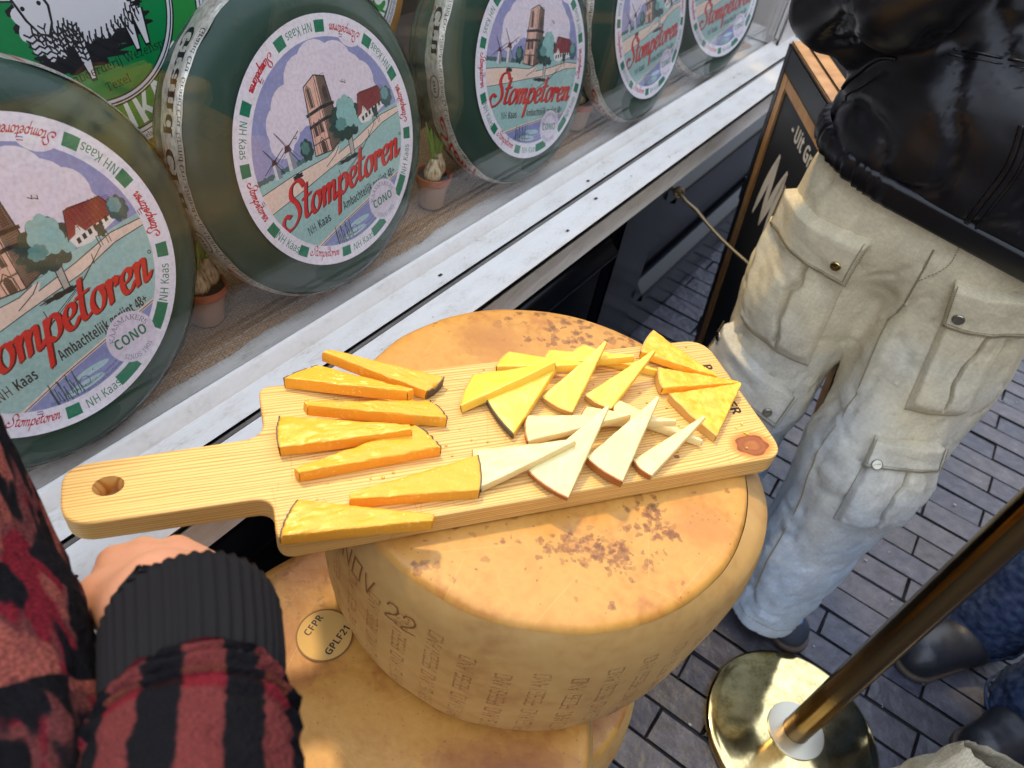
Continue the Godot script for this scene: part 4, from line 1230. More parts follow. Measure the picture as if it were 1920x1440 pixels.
func window_goods() -> void:
	var turn := Transform3D(lying_to_facing(), Vector3.ZERO)
	var prof := [Vector2(0.0, 0.0), Vector2(0.10, -0.0005), Vector2(0.145, -0.0015), Vector2(0.157, -0.0035), Vector2(0.168, -0.008), Vector2(0.179, -0.0155), Vector2(0.1868, -0.0245), Vector2(0.1902, -0.034), Vector2(0.1900, -0.046), Vector2(0.1868, -0.060), Vector2(0.180, -0.078), Vector2(0.170, -0.096), Vector2(0.157, -0.112), Vector2(0.14, -0.1275), Vector2(0.0, -0.129)]
	var w := fnl(7, 1.0, 2)
	var rind := MB.new()
	var dense := []
	for q in curve(prof, 3): dense.append(q)
	lathe(rind, [dense], 96, turn, func(a, q): return 0.0016 * w.get_noise_3d(cos(a) * 2.0, sin(a) * 2.0, q.y * 12.0) * clampf(q.x * 8.0, 0, 1))
	var rm := rind.mesh()
	var lab := MB.new(); disc_uv(lab, 0.1445, 0.0012, 0.0012)
	var lm := lab.mesh()
	var band := MB.new()
	var bp := [Vector2(0.1854, -0.0225), Vector2(0.1885, -0.0285), Vector2(0.1901, -0.034), Vector2(0.1903, -0.040), Vector2(0.1898, -0.0465), Vector2(0.1882, -0.054)]
	band.grid(120, 5, func(a, b):
		var q: Vector2 = bp[int(round(b * 5))]
		var wav := 0.0014 * sin(a * 60.0) + 0.001 * sin(a * 171.0)
		return Vector3(cos(a * TAU) * (q.x + 0.0018), sin(a * TAU) * (q.x + 0.0018), q.y + (wav if b == 0.0 or b == 1.0 else 0.0)))
	for i in band.uv.size(): band.uv[i] = Vector2(band.uv[i].x + 0.18, 1.0 - band.uv[i].y)
	band.orient(0)
	var bm := band.mesh()
	var rows := [
		[0.230, 0.960, -0.611, 1.15, 0.31, 0.05, "green cheese wheel nearest the lens, cut off at the left"],
		[0.605, 0.970, -0.610, 1.122, 0.275, 0.075, "green cheese wheel with its whole round label in view and a foil band"],
		[1.044, 0.968, -0.609, 1.046, 0.272, -0.24, "middle one of the five green cheese wheels, tilted so that its wordmark lies level"],
		[1.452, 0.963, -0.602, 1.077, 0.295, 0.06, "green cheese wheel second from the white window post, its label top out of the picture"],
		[1.829, 0.963, -0.604, 0.909, 0.315, 0.13, "green cheese wheel farthest off, beside the white window post"]]
	for r in rows:
		var o := thing("whole_cheese", r[6], "cheese", facing(r[0], r[1], r[2], r[3], r[4], r[5]), "green cheese wheels standing in the window")
		part(o, "rind", rm, M.green); part(o, "paper_label", lm, M.label); part(o, "foil_band", bm, M.band)
	# sheep's cheeses behind
	var sp := []
	for q in dense: sp.append(q * Vector2(1.06, 0.9))
	var sr := MB.new(); lathe(sr, [sp], 80, turn); var srm := sr.mesh()
	var sl := MB.new(); disc_uv(sl, 0.160, 0.0022, 0.001); var slm := sl.mesh()
	for r in [[0.452, 1.097, -0.83, 1.12, 0.25, 0.06, "orange cheese with a green sheep label, behind the two nearest green wheels"], [0.800, 1.092, -0.83, 1.10, 0.25, 0.12, "orange cheese with a green label, glimpsed between the second and third green wheels"]]:
		var o := thing("sheep_cheese", r[6], "cheese", facing(r[0], r[1], r[2], r[3], r[4], r[5]), "orange sheep cheeses at the back of the window")
		part(o, "rind", srm, M.orange_rind); part(o, "paper_label", slm, M.sheep)
	# cloth under them
	var cl := MB.new()
	var cn := fnl(8, 1.0, 3)
	cl.grid(260, 24, func(a, b):
		var x := lerpf(-1.1, 2.2, a); var z := lerpf(-0.842, -0.603 + 0.010 * cn.get_noise_2d(x * 4.0, 1.0) + 0.003 * cn.get_noise_2d(x * 60.0, 5.0), b)
		var y := 0.7585 + 0.007 * maxf(0.0, cn.get_noise_2d(x * 5.0, z * 14.0)) + 0.003 * cn.get_noise_2d(x * 18.0, z * 30.0)
		if b > 0.97: y -= 0.004
		return Vector3(x, y, z))
	cl.face(0, Vector3.UP)
	var cloth := part(self, "linen_cloth", cl, M.linen, Transform3D(FR, Vector3.ZERO)); tag(cloth, "coarse beige linen cloth with a frayed edge laid under the wheels in the window", "cloth")
	var fr := MB.new()
	rng.seed = 17
	for i in 900:
		var x := -0.3 + 2.4 * i / 900.0 + rng.randf() * 0.003
		var z := -0.603 + 0.010 * cn.get_noise_2d(x * 4.0, 1.0)
		var l := rng.randf_range(0.003, 0.011)
		tube(fr, [Vector3(x, 0.7575, z - 0.002), Vector3(x + rng.randf_range(-0.003, 0.003), 0.7562, z + l)], 0.00025, 3, false)
	tag(part(cloth, "fringe", fr, M.thread), "", "", "", "stuff")
	var hem := MB.new()
	for i in 150:
		var x := -0.3 + 2.3 * i / 150.0
		var z := -0.617 + 0.010 * cn.get_noise_2d(x * 4.0, 1.0)
		var y := 0.7593 + 0.007 * maxf(0.0, cn.get_noise_2d(x * 5.0, z * 14.0)) + 0.003 * cn.get_noise_2d(x * 18.0, z * 30.0)
		tube(hem, [Vector3(x, y, z), Vector3(x + 0.010, y, z)], 0.0006, 4, false)
	part(cloth, "hem_stitch", hem, M.thread)
	# bulbs in pots
	var k := 0
	for r in [[0.437, -0.668, 1.0, "potted bulb with short green shoots between the two nearest green wheels"], [0.868, -0.655, 1.0, "pot of two sprouting bulbs between the second and third green wheels"], [1.318, -0.650, 1.0, "potted bulb with long thin leaves between the third and fourth green wheels"]]:
		var o := thing("bulb_pot", r[3], "potted bulb", Transform3D(FR, D * r[0] + N * r[1] + Vector3(0, 0.7625, 0)), "sprouting bulbs in small pots")
		var pm := MB.new()
		lathe(pm, [[Vector2(0.0, 0.001), Vector2(0.019, 0.0), Vector2(0.021, 0.003), Vector2(0.026, 0.047)]], 32)
		part(o, "pot", pm, M.pot_film)
		var rim2 := MB.new()
		lathe(rim2, [[Vector2(0.0262, 0.044), Vector2(0.0285, 0.0445), Vector2(0.0292, 0.0475), Vector2(0.0295, 0.0555), Vector2(0.0288, 0.0572), Vector2(0.0275, 0.0565), Vector2(0.0265, 0.05)]], 32)
		part(o, "rim", rim2, M.terracotta)
		var so := MB.new(); lathe(so, [[Vector2(0.0, 0.051), Vector2(0.015, 0.052), Vector2(0.0268, 0.048)]], 24); part(o, "soil", so, M.soil)
		rng.seed = 60 + k
		var spots: Array = [[Vector3(-0.007, 0.05, 0.004), 1.0], [Vector3(0.012, 0.05, -0.004), 1.0]] if k != 2 else [[Vector3(0, 0.05, 0), 0.8]]
		for s in spots:
			var bb := MB.new()
			lathe(bb, [curve([Vector2(0.0, -0.006), Vector2(0.009, -0.004), Vector2(0.0145, 0.006), Vector2(0.0135, 0.018), Vector2(0.008, 0.030), Vector2(0.0055, 0.038)], 3)], 20, Transform3D(Basis(Vector3.RIGHT, rng.randf_range(-0.15, 0.15)) * s[1], s[0]))
			part(o, "bulb", bb, M.bulb)
			var sh := MB.new()
			for j in (4 if k != 2 else 5):
				var l := rng.randf_range(0.040, 0.062) * (1.0 if k != 2 else 1.4)
				var a := rng.randf() * TAU; var tilt := rng.randf_range(0.05, 0.25)
				var dirv := Vector3(cos(a) * tilt, 1, sin(a) * tilt)
				var pth := []; var rr := []
				for q in 6:
					var t := q / 5.0
					pth.append(s[0] + Vector3(cos(a) * 0.002, 0.034, sin(a) * 0.002) + dirv * l * t + Vector3(cos(a), 0, sin(a)) * 0.012 * t * t * tilt * 4.0)
					rr.append(0.0034 * (1.0 - 0.75 * t * t) * (0.9 if k != 2 else 0.6))
				tube(sh, pth, rr, 7)
			part(o, "shoots", sh, M.shoot)
		k += 1

# --- the stack of big hard cheese wheels
func hard_wheel(n: String, label: String, at: Vector3, h: float, topt: Texture2D, sidet: Array, group: String, sag := 0.0, sag_at := 0.0) -> Node3D:
	var o := thing(n, label, "cheese", Transform3D(Basis(), at), group)
	var t := MB.new()
	var wob := fnl(66, 1.0, 3)
	var f := func(a, q): return 0.0015 * wob.get_noise_2d(cos(a) * 2.0 + 5.0, sin(a) * 2.0) * clampf(q.x * 6.0, 0, 1)
	lathe(t, [[Vector2(0, -0.001), Vector2(0.05, -0.0012), Vector2(0.10, -0.0008), Vector2(0.15, 0.0), Vector2(0.19, 0.0005), Vector2(0.203, 0.0), Vector2(0.210, -0.0015), Vector2(0.2138, -0.0042), Vector2(0.2158, -0.0085)]], 128, Transform3D(), f)
	for i in t.v.size(): t.uv[i] = Vector2(0.5 + 0.5 * t.v[i].x / 0.2165, 0.5 + 0.5 * t.v[i].z / 0.2165)
	var tm := mat(Color.WHITE, 0.42); tm.albedo_texture = topt; addn(tm, nrm(67, 0.02, 5, 3.0, 512), 0.25)
	part(o, "top_rind", t, tm)
	var s := MB.new()
	var pr := []
	for i in 25:
		var q := i / 24.0
		var e := 1.0 - pow(absf(2.0 * q - 1.0), 3.6)
		pr.append(Vector2(0.2158 + 0.0152 * e, -0.0085 - (h - 0.010) * q))
	pr.append(Vector2(0.212, -h)); pr.append(Vector2(0.0, -h))
	# the wheel under the board has sagged out on one side
	lathe(s, [pr], 160, Transform3D(), func(a, q):
		var da: float = angle_difference(a, sag_at)
		return f.call(a, q) + sag * exp(-pow(da / 0.55, 2.0)) * smoothstep(0.006, 0.026, -q.y) * smoothstep(0.20, 0.05, -q.y))
	var sd := mat(Color.WHITE, 0.5); sd.albedo_texture = sidet[0]; addn(sd, sidet[1], 0.6)
	part(o, "side_rind", s, sd)
	return o
func wheel_stack() -> void:
	var side := rind_side(300)
	var top1 := rind_top(400, [[0.29, 0.57, 0.11, 0.035, 110, 0.013, 0.48], [0.22, 0.63, 0.13, 0.035, 60, 0.011, 0.4], [0.52, 0.36, 0.045, 0.06, 55, 0.015, 0.52], [0.6, 0.42, 0.03, 0.03, 10, 0.02, 0.8], [-0.42, 0.85, 0.03, 0.05, 8, 0.02, 0.5], [0.0, 0.6, 0.25, 0.2, 34, 0.013, 0.5], [0.5, 0.1, 0.3, 0.1, 20, 0.012, 0.4],
		[0.1, -0.87, 0.20, 0.06, 52, 0.018, 0.6], [0.22, -0.70, 0.22, 0.06, 44, 0.018, 0.6], [0.5, -0.74, 0.10, 0.06, 22, 0.017, 0.55], [-0.4, -0.7, 0.25, 0.12, 14, 0.010, 0.4]],
		[[0.75, 0.35, 0.2, Color(0.70, 0.47, 0.22, 0.12)], [-0.35, -0.6, 0.25, Color(0.66, 0.44, 0.21, 0.12)], [-0.6, 0.1, 0.3, Color(0.66, 0.47, 0.25, 0.10)]], null)
	hard_wheel("hard_cheese", "great hard cheese wheel with pricked rind that carries the wooden tasting board", TOP, 0.22, top1, side, "hard cheese wheels in the stack", 0.021, 0.05)
	var top2 := rind_top(430, [[-0.75, 0.1, 0.1, 0.3, 60, 0.012, 0.35], [-0.55, -0.55, 0.2, 0.15, 60, 0.012, 0.35]], [[0.5, 0.45, 0.4, Color(0.50, 0.28, 0.17, 0.10)], [0.75, 0.2, 0.3, Color(0.50, 0.28, 0.17, 0.09)], [-0.65, -0.2, 0.35, Color(0.60, 0.33, 0.20, 0.10)], [-0.6, -0.6, 0.25, Color(0.60, 0.35, 0.20, 0.10)]],
		func(cv):   # marker scrawl
			var g := Color(0.20, 0.36, 0.16, 0.75)
			cv.pen(curve([Vector2(-0.40, 0.62), Vector2(-0.30, 0.50), Vector2(-0.20, 0.44), Vector2(-0.16, 0.52), Vector2(-0.26, 0.60), Vector2(-0.38, 0.64)], 5), 0.016, g)
			cv.pen(curve([Vector2(-0.34, 0.62), Vector2(-0.20, 0.66), Vector2(-0.06, 0.72)], 5), 0.012, g)
			cv.pen(curve([Vector2(-0.24, 0.60), Vector2(-0.10, 0.58), Vector2(-0.04, 0.55)], 5), 0.014, g)
			cv.pen(curve([Vector2(-0.15, 0.36), Vector2(-0.20, 0.34), Vector2(-0.2, 0.40), Vector2(-0.14, 0.42)], 4), 0.010, Color(0.20, 0.36, 0.16, 0.5)))
	var low := hard_wheel("hard_cheese", "hard cheese wheel with a round stamped plate and green scrawl, under the board's wheel", Vector3(-0.055, 0.63, -0.318), 0.22, top2, side, "hard cheese wheels in the stack")
	var pl := MB.new(); disc_uv(pl, 0.031, 0.0, 0.0005)
	var S := 256
	var cv := unit_canvas(S, Color(0.80, 0.64, 0.36))
	cv.ring(Vector2.ZERO, 0.94, 1.0, Color(0.5, 0.33, 0.16))
	text(cv, "CFPR", Vector2(-0.36, 0.42), 0.36, Color(0.17, 0.15, 0.13))
	text(cv, "GPLF21", Vector2(-0.55, -0.62), 0.36, Color(0.17, 0.15, 0.13))
	var pm := mat(Color.WHITE, 0.5); pm.albedo_texture = itex(cv.im)
	# lies flat; its lettering climbs away from the lens to the right
	part(low, "stamped_plate", pl, pm, Transform3D(Basis(Vector3.UP, 1.25) * Basis(Vector3.RIGHT, -PI / 2), Vector3(-0.088, 0.0008, -0.058)))
	hard_wheel("hard_cheese", "lowest hard cheese wheel in view, a brown sliver of rind under the others", Vector3(0.048, 0.409, -0.5325), 0.2, top2, side, "hard cheese wheels in the stack")
	hard_wheel("hard_cheese", "hard cheese wheel at the foot of the stack, standing on the pavement", Vector3(0.048, 0.208, -0.5325), 0.207, top2, side, "hard cheese wheels in the stack")

# --- board and slices
func board_and_slices() -> void:
	var X := Vector3(0.895, 0, -0.4461).normalized(); var Z := X.cross(Vector3.UP)
	var org := TOP + Vector3(-0.2925, 0.0006, 0.0405)
	var o := thing("tasting_board", "pine board with a holed paddle handle, laid askew across the cheese wheel", "board", Transform3D(Basis(X, Vector3.UP, Z), org))
	var pts := [Vector2(0, 0), Vector2(0.512, 0), Vector2(0.512, 0.185), Vector2(0, 0.185), Vector2(0.001, 0.137), Vector2(-0.162, 0.134), Vector2(-0.165, 0.070), Vector2(0.001, 0.0655)]
	var poly := round_poly(pts, [0.012, 0.030, 0.026, 0.016, 0.016, 0.026, 0.022, 0.020], 8)
	var hole := PackedVector2Array()
	for i in 24: hole.append(Vector2(-0.128, 0.0985) + Vector2(cos(TAU * i / 24) * 0.0125, sin(TAU * i / 24) * 0.0105))
	var m := MB.new()
	plate(m, poly, 0.0, 0.025, 0.0028, hole)
	for i in m.v.size(): m.uv[i] = Vector2(m.v[i].x, m.v[i].z + (0.025 - m.v[i].y) * 1.2)
	part(o, "board", m, M.wood)
	var hm := MB.new()
	hm.grid(24, 4, func(a, b):
		var k: float = [1.0, 0.86, 0.78, 0.78, 1.0][int(round(b * 4))]
		return Vector3(-0.128 + cos(a * TAU) * 0.0125 * k, 0.025 - 0.025 * b, 0.0985 + sin(a * TAU) * 0.0105 * k))
	hm.orient(0); hm.flip(0)
	for i in hm.v.size(): hm.uv[i] = Vector2(hm.v[i].x, hm.v[i].z + 0.02 * hm.v[i].y)
	part(o, "handle_hole", hm, M.wood)
	# crumbs between the slices
	var cr := MB.new()
	rng.seed = 77
	for i in 130:
		var c := Vector3(rng.randf_range(0.03, 0.49), 0.0253, rng.randf_range(0.01, 0.175))
		var sz := rng.randf_range(0.0004, 0.0014)
		box(cr, c - Vector3(sz, 0, sz * rng.randf_range(0.5, 1.2)), c + Vector3(sz * rng.randf_range(0.5, 1.6), sz * 1.2, sz), sz * 0.4)
	tag(part(self, "cheese_crumbs", cr, M.yellow, o.transform), "tiny pale cheese crumbs scattered over the pine board between the slices", "crumbs", "", "stuff")
	# burnt lettering near the far end, read from the far edge towards the near one
	for s in [["R", Vector2(0.491, 0.042)], ["MER", Vector2(0.489, 0.086)]]:
		var tm := TextMesh.new(); tm.text = s[0]; tm.depth = 0.0005; tm.pixel_size = 0.00042; tm.font_size = 40
		var f := SystemFont.new(); f.font_names = PackedStringArray(["Droid Sans"]); f.font_weight = 700; tm.font = f
		tm.horizontal_alignment = HORIZONTAL_ALIGNMENT_LEFT
		var q: Vector2 = s[1]
		part(o, "burnt_lettering", tm, M.burn, Transform3D(Basis(Vector3(0, 0, 1), Vector3(1, 0, 0), Vector3(0, 1, 0)), Vector3(q.x, 0.0252, q.y)))
	# slices: tip, two rind corners (x, z from the wheel's middle), height of the tip's and the rind's upper side, thickness
	var aged := "aged orange cheese slices on the left of the board"; var yel := "yellow cheese slices along the far edge of the board"; var gld := "golden slices at the far end of the board"; var wht := "pale cheese slices along the near edge of the board"
	var th := 0.0135
	var list := [
		["aged", Vector2(-0.2166, 0.1389), Vector2(-0.1303, 0.0578), Vector2(-0.1013, 0.0779), th, th, th, "orange aged slice under another's tip, its rind to the right, in mid board", aged],
		["aged", Vector2(-0.1322, 0.0690), Vector2(-0.2536, 0.0817), Vector2(-0.2404, 0.1178), 0.022, th, th, "cracked orange aged slice with its rind edge next to the handle", aged],
		["aged", Vector2(-0.2326, 0.0690), Vector2(-0.1246, 0.0215), Vector2(-0.1034, 0.0398), 0.024, th, th, "narrow orange aged slice pointing at the handle, below the two far ones", aged],
		["aged", Vector2(-0.1445, 0.0237), Vector2(-0.2427, 0.0063), Vector2(-0.2676, 0.0334), 0.024, th, th, "orange aged slice with its rind at the board's far left corner", aged],
		["aged", Vector2(-0.2398, -0.0063), Vector2(-0.1185, -0.0153), Vector2(-0.1305, 0.0101), 0.023, th, th, "farthest orange aged slice, its grey printed rind showing at the right end", aged],
		["aged", Vector2(-0.1647, 0.1535), Vector2(-0.0661, 0.0780), Vector2(-0.0569, 0.1172), th, th, th, "orange aged slice whose rind touches the first pale slice", aged],
		["aged", Vector2(-0.0901, 0.1568), Vector2(-0.2047, 0.1678), Vector2(-0.2061, 0.2056), th, th, th, "orange aged slice lying along the near left edge of the board", aged],
		["yellow", Vector2(0.1092, -0.1016), Vector2(0.0221, -0.1185), Vector2(0.0097, -0.0986), 0.009, 0.009, 0.009, "yellow slice mostly hidden behind others, pointing at the golden slices", yel],
		["yellow", Vector2(0.0960, -0.1040), Vector2(0.0295, -0.0381), Vector2(0.0577, -0.0257), 0.034, 0.010, 0.009, "yellow slice with a small hole, its raised tip nearest the golden slices", yel],
		["yellow", Vector2(0.0765, -0.1000), Vector2(-0.0155, -0.0958), Vector2(-0.0176, -0.0718), 0.024, 0.010, 0.009, "yellow slice behind, its blunt tip between two raised ones", yel],
		["yellow", Vector2(0.0415, -0.0975), Vector2(-0.0152, -0.0220), Vector2(0.0178, -0.0083), 0.037, 0.010, 0.009, "tallest raised yellow slice in the middle of the yellow row", yel],
		["yellow", Vector2(0.0272, -0.0680), Vector2(-0.0584, -0.0791), Vector2(-0.0681, -0.0512), 0.026, 0.010, 0.009, "yellow slice whose tip rests on the tallest raised one", yel],
		["yellow", Vector2(-0.0072, -0.0540), Vector2(-0.0704, -0.0011), Vector2(-0.0369, 0.0379), 0.025, 0.010, 0.009, "yellow slice with a dark lower rind, under the leftmost of the row", yel],
		["yellow", Vector2(-0.0098, -0.0500), Vector2(-0.0899, -0.0307), Vector2(-0.0939, 0.0177), 0.0345, 0.011, 0.010, "leftmost yellow slice, lying across its neighbour", yel],
		["gold", Vector2(0.1750, -0.1120), Vector2(0.1007, -0.1631), Vector2(0.0869, -0.1209), 0.010, 0.015, 0.010, "golden slice at the far edge with its rough face up", gld],
		["gold", Vector2(0.1990, -0.1080), Vector2(0.1074, -0.1028), Vector2(0.1123, -0.0711), 0.012, 0.013, 0.011, "narrow golden slice in the middle of the fan of three", gld],
		["gold", Vector2(0.1990, -0.1020), Vector2(0.1199, -0.0659), Vector2(0.1693, -0.0184), 0.016, 0.011, 0.011, "broad golden slice nearest the burnt letters", gld],
		["cream", Vector2(0.1540, -0.0070), Vector2(0.0638, -0.0421), Vector2(0.0619, -0.0215), 0.010, 0.009, 0.008, "pale slice hidden behind the last raised one, tip towards the golden slice", wht],
		["cream", Vector2(0.1526, -0.0289), Vector2(0.0834, 0.0375), Vector2(0.1018, 0.0529), 0.024, 0.009, 0.008, "rightmost raised pale slice beside the little knot", wht],
		["cream", Vector2(0.1225, -0.0146), Vector2(0.0325, -0.0213), Vector2(0.0285, 0.0001), 0.023, 0.009, 0.008, "pale slice with an orange rind end peeping out behind the tall ones", wht],
		["cream", Vector2(0.0995, -0.0275), Vector2(0.0364, 0.0521), Vector2(0.0725, 0.0722), 0.038, 0.0145, 0.0125, "raised pale slice with a broad brown rind in front", wht],
		["cream", Vector2(0.0745, -0.0080), Vector2(-0.0268, 0.0097), Vector2(-0.0213, 0.0426), 0.025, 0.009, 0.008, "pale slice lying flat behind the tallest pale one", wht],
		["cream", Vector2(0.0490, 0.0010), Vector2(-0.0163, 0.0802), Vector2(0.0236, 0.1014), 0.038, 0.010, 0.008, "tallest raised pale slice, its corner pointing at the near edge", wht],
		["cream", Vector2(0.0210, 0.0480), Vector2(-0.0716, 0.0696), Vector2(-0.0564, 0.1105), 0.030, 0.010, 0.009, "leftmost pale slice, beside the orange aged slice"],
	]
	list[23].append(wht)
	var k := 0
	for s in list:
		cheese_slice(s, k); k += 1
func cheese_slice(s: Array, k: int) -> void:
	var base := TOP + Vector3(0, 0.0258, 0)
	var kind: String = s[0]
	var up := Vector3.UP
	var T := Vector3(s[1].x, s[4], s[1].y); var A := Vector3(s[2].x, s[5], s[2].y); var B := Vector3(s[3].x, s[5], s[3].y)
	var nrmv := (A - T).cross(B - T).normalized()
	if nrmv.y < 0: nrmv = -nrmv
	var th: float = s[6]
	var mid := (A + B) / 2
	var o := thing("cheese_slice", s[7], "cheese slice", Transform3D(Basis(), base + mid), s[8])
	var side := (B - A).normalized()
	var out := (mid - T).normalized()
	var nz := fnl(500 + k, 1.0, 3)
	var rough: float = {"aged": 0.0003, "yellow": 0.00025, "gold": 0.0006, "cream": 0.00025}[kind]
	var half := 0.0035 if kind == "aged" else 0.0012
	var nu := 14; var nv := 26
	var f := func(a: float, b: float) -> Vector3:   # a across (0..1), b tip to rind
		var L := T - side * half; var R := T + side * half
		var p := L.lerp(A, b).lerp(R.lerp(B, b), a)
		var bow := 4.0 * a * (1.0 - a)
		p += out * 0.0022 * bow * b * b
		p += side * (rough * 0.8) * nz.get_noise_2d(b * 9.0, a * 3.0 + 40.0)
		return p - mid
	var edge := func(a: float, b: float) -> float: return 1.0 if a < 0.001 or a > 0.999 or b < 0.001 or b > 0.999 else 0.0
	var m := MB.new()
	var wa := func(i: float) -> float: return [0.0, 0.035][int(i * nu)] if i * nu < 1.5 else ([0.965, 1.0][int(i * nu) - nu + 1] if i * nu > nu - 1.5 else i)
	var wb := func(i: float) -> float: return [0.0, 0.012][int(i * nv)] if i * nv < 1.5 else ([0.985, 1.0][int(i * nv) - nv + 1] if i * nv > nv - 1.5 else i)
	var tilt: float = (s[4] - s[5]) / maxf(0.05, T.distance_to(mid))
	var sag: float = 0.5 * absf(s[4] - s[5]) * 0.10
	var topf := func(a0: float, b0: float) -> Vector3:
		var a: float = wa.call(a0); var b: float = wb.call(b0)
		var p: Vector3 = f.call(a, b)
		var c := p + mid
		p += nrmv * (rough * 1.6 * nz.get_noise_2d(c.x * 160.0, c.z * 160.0) + rough * 2.0 * nz.get_noise_2d(c.x * 40.0, c.z * 40.0))
		if kind == "aged" and nz.get_noise_2d(c.x * 45.0 + 9.0, c.z * 45.0) > 0.36: p -= nrmv * 0.0010
		p -= up * sag * sin(b * PI)
		if edge.call(a, b) > 0:
			p -= nrmv * (0.0007 + maxf(0.0, nz.get_noise_2d(c.x * 120.0 + 70.0, c.z * 120.0) - 0.15) * (0.010 if kind == "aged" else 0.002))
		return p
	var botf := func(a0: float, b0: float) -> Vector3:
		var p: Vector3 = f.call(wa.call(a0), wb.call(b0))
		p -= up * sag * sin(wb.call(b0) * PI)
		return p - nrmv * th
	var i0 := m.ix.size(); m.grid(nu, nv, topf); m.face(i0, up)
	i0 = m.ix.size(); m.grid(nu, nv, botf); m.face(i0, -up)
	var wall := func(path: Callable, n: int, d: Vector3) -> void:
		var j0 := m.ix.size()
		m.grid(n, 4, func(a, b):
			var p: Vector3 = path.call(topf, a); var q: Vector3 = path.call(botf, a)
			var r := p.lerp(q, b)
			if b > 0.01 and b < 0.99: r += d * (0.0004 + rough * 1.2 * nz.get_noise_2d(a * 26.0 + d.x * 9.0, b * 5.0))
			return r)
		m.face(j0, d)
	wall.call(func(g, a): return g.call(0.0, a), nv, -side)
	wall.call(func(g, a): return g.call(1.0, a), nv, side)
	wall.call(func(g, a): return g.call(a, 0.0), nu, -out)
	wall.call(func(g, a): return g.call(a, 1.0), nu, out)
	part(o, "paste", m, M[kind])
	var r := MB.new()
	r.grid(nu, 3, func(a, b):
		var p: Vector3 = topf.call(a, 1.0); var q: Vector3 = botf.call(a, 1.0)
		return p.lerp(q, b) + out * (0.0012 + 0.0004 * nz.get_noise_2d(a * 12.0, b * 4.0)) + up * 0.0003 * (1.0 - b))
	r.grid(nu, 1, func(a, b):
		var p: Vector3 = topf.call(a, 1.0)
		return p + out * lerpf(-0.0006 if kind == "gold" else -0.0002, 0.0012, b) + up * 0.0003)
	r.face(0, out)
	var rmat: Material = {"aged": M.rind_dark, "yellow": M.rind_gold, "gold": M.rind_gold, "cream": M.rind_brown}[kind]
	if k == 12: rmat = M.rind_dark
	if kind == "gold": rmat = M.rind_gold
	part(o, "rind", r, rmat)

# --- rope stand
func stanchion() -> void:
	var o := thing("rope_stand", "brass rope stand with a round polished foot on the pavement", "stand", Transform3D(Basis(), Vector3(0.680, 0, -0.672)))
	var b := MB.new()
	lathe(b, [[Vector2(0.0, 0.001), Vector2(0.165, 0.001)], [Vector2(0.165, 0.001), Vector2(0.1715, 0.003), Vector2(0.173, 0.009), Vector2(0.1715, 0.015), Vector2(0.166, 0.0185), Vector2(0.15, 0.0215), Vector2(0.11, 0.0265), Vector2(0.06, 0.0305), Vector2(0.0, 0.031)]], 96)
	part(o, "foot", b, M.brass)
	var c := MB.new()
	lathe(c, [[Vector2(0.0555, 0.028), Vector2(0.0555, 0.0335)], [Vector2(0.0555, 0.0335), Vector2(0.0545, 0.0345), Vector2(0.026, 0.0355)]], 64)
	part(o, "collar", c, M.steel)
	var p := MB.new()
	lathe(p, [[Vector2(0.0255, 0.03), Vector2(0.0255, 0.98)], [Vector2(0.0255, 0.98), Vector2(0.027, 0.985), Vector2(0.024, 0.995), Vector2(0.0, 0.998)]], 48)
	part(o, "pole", p, M.brass_dark)

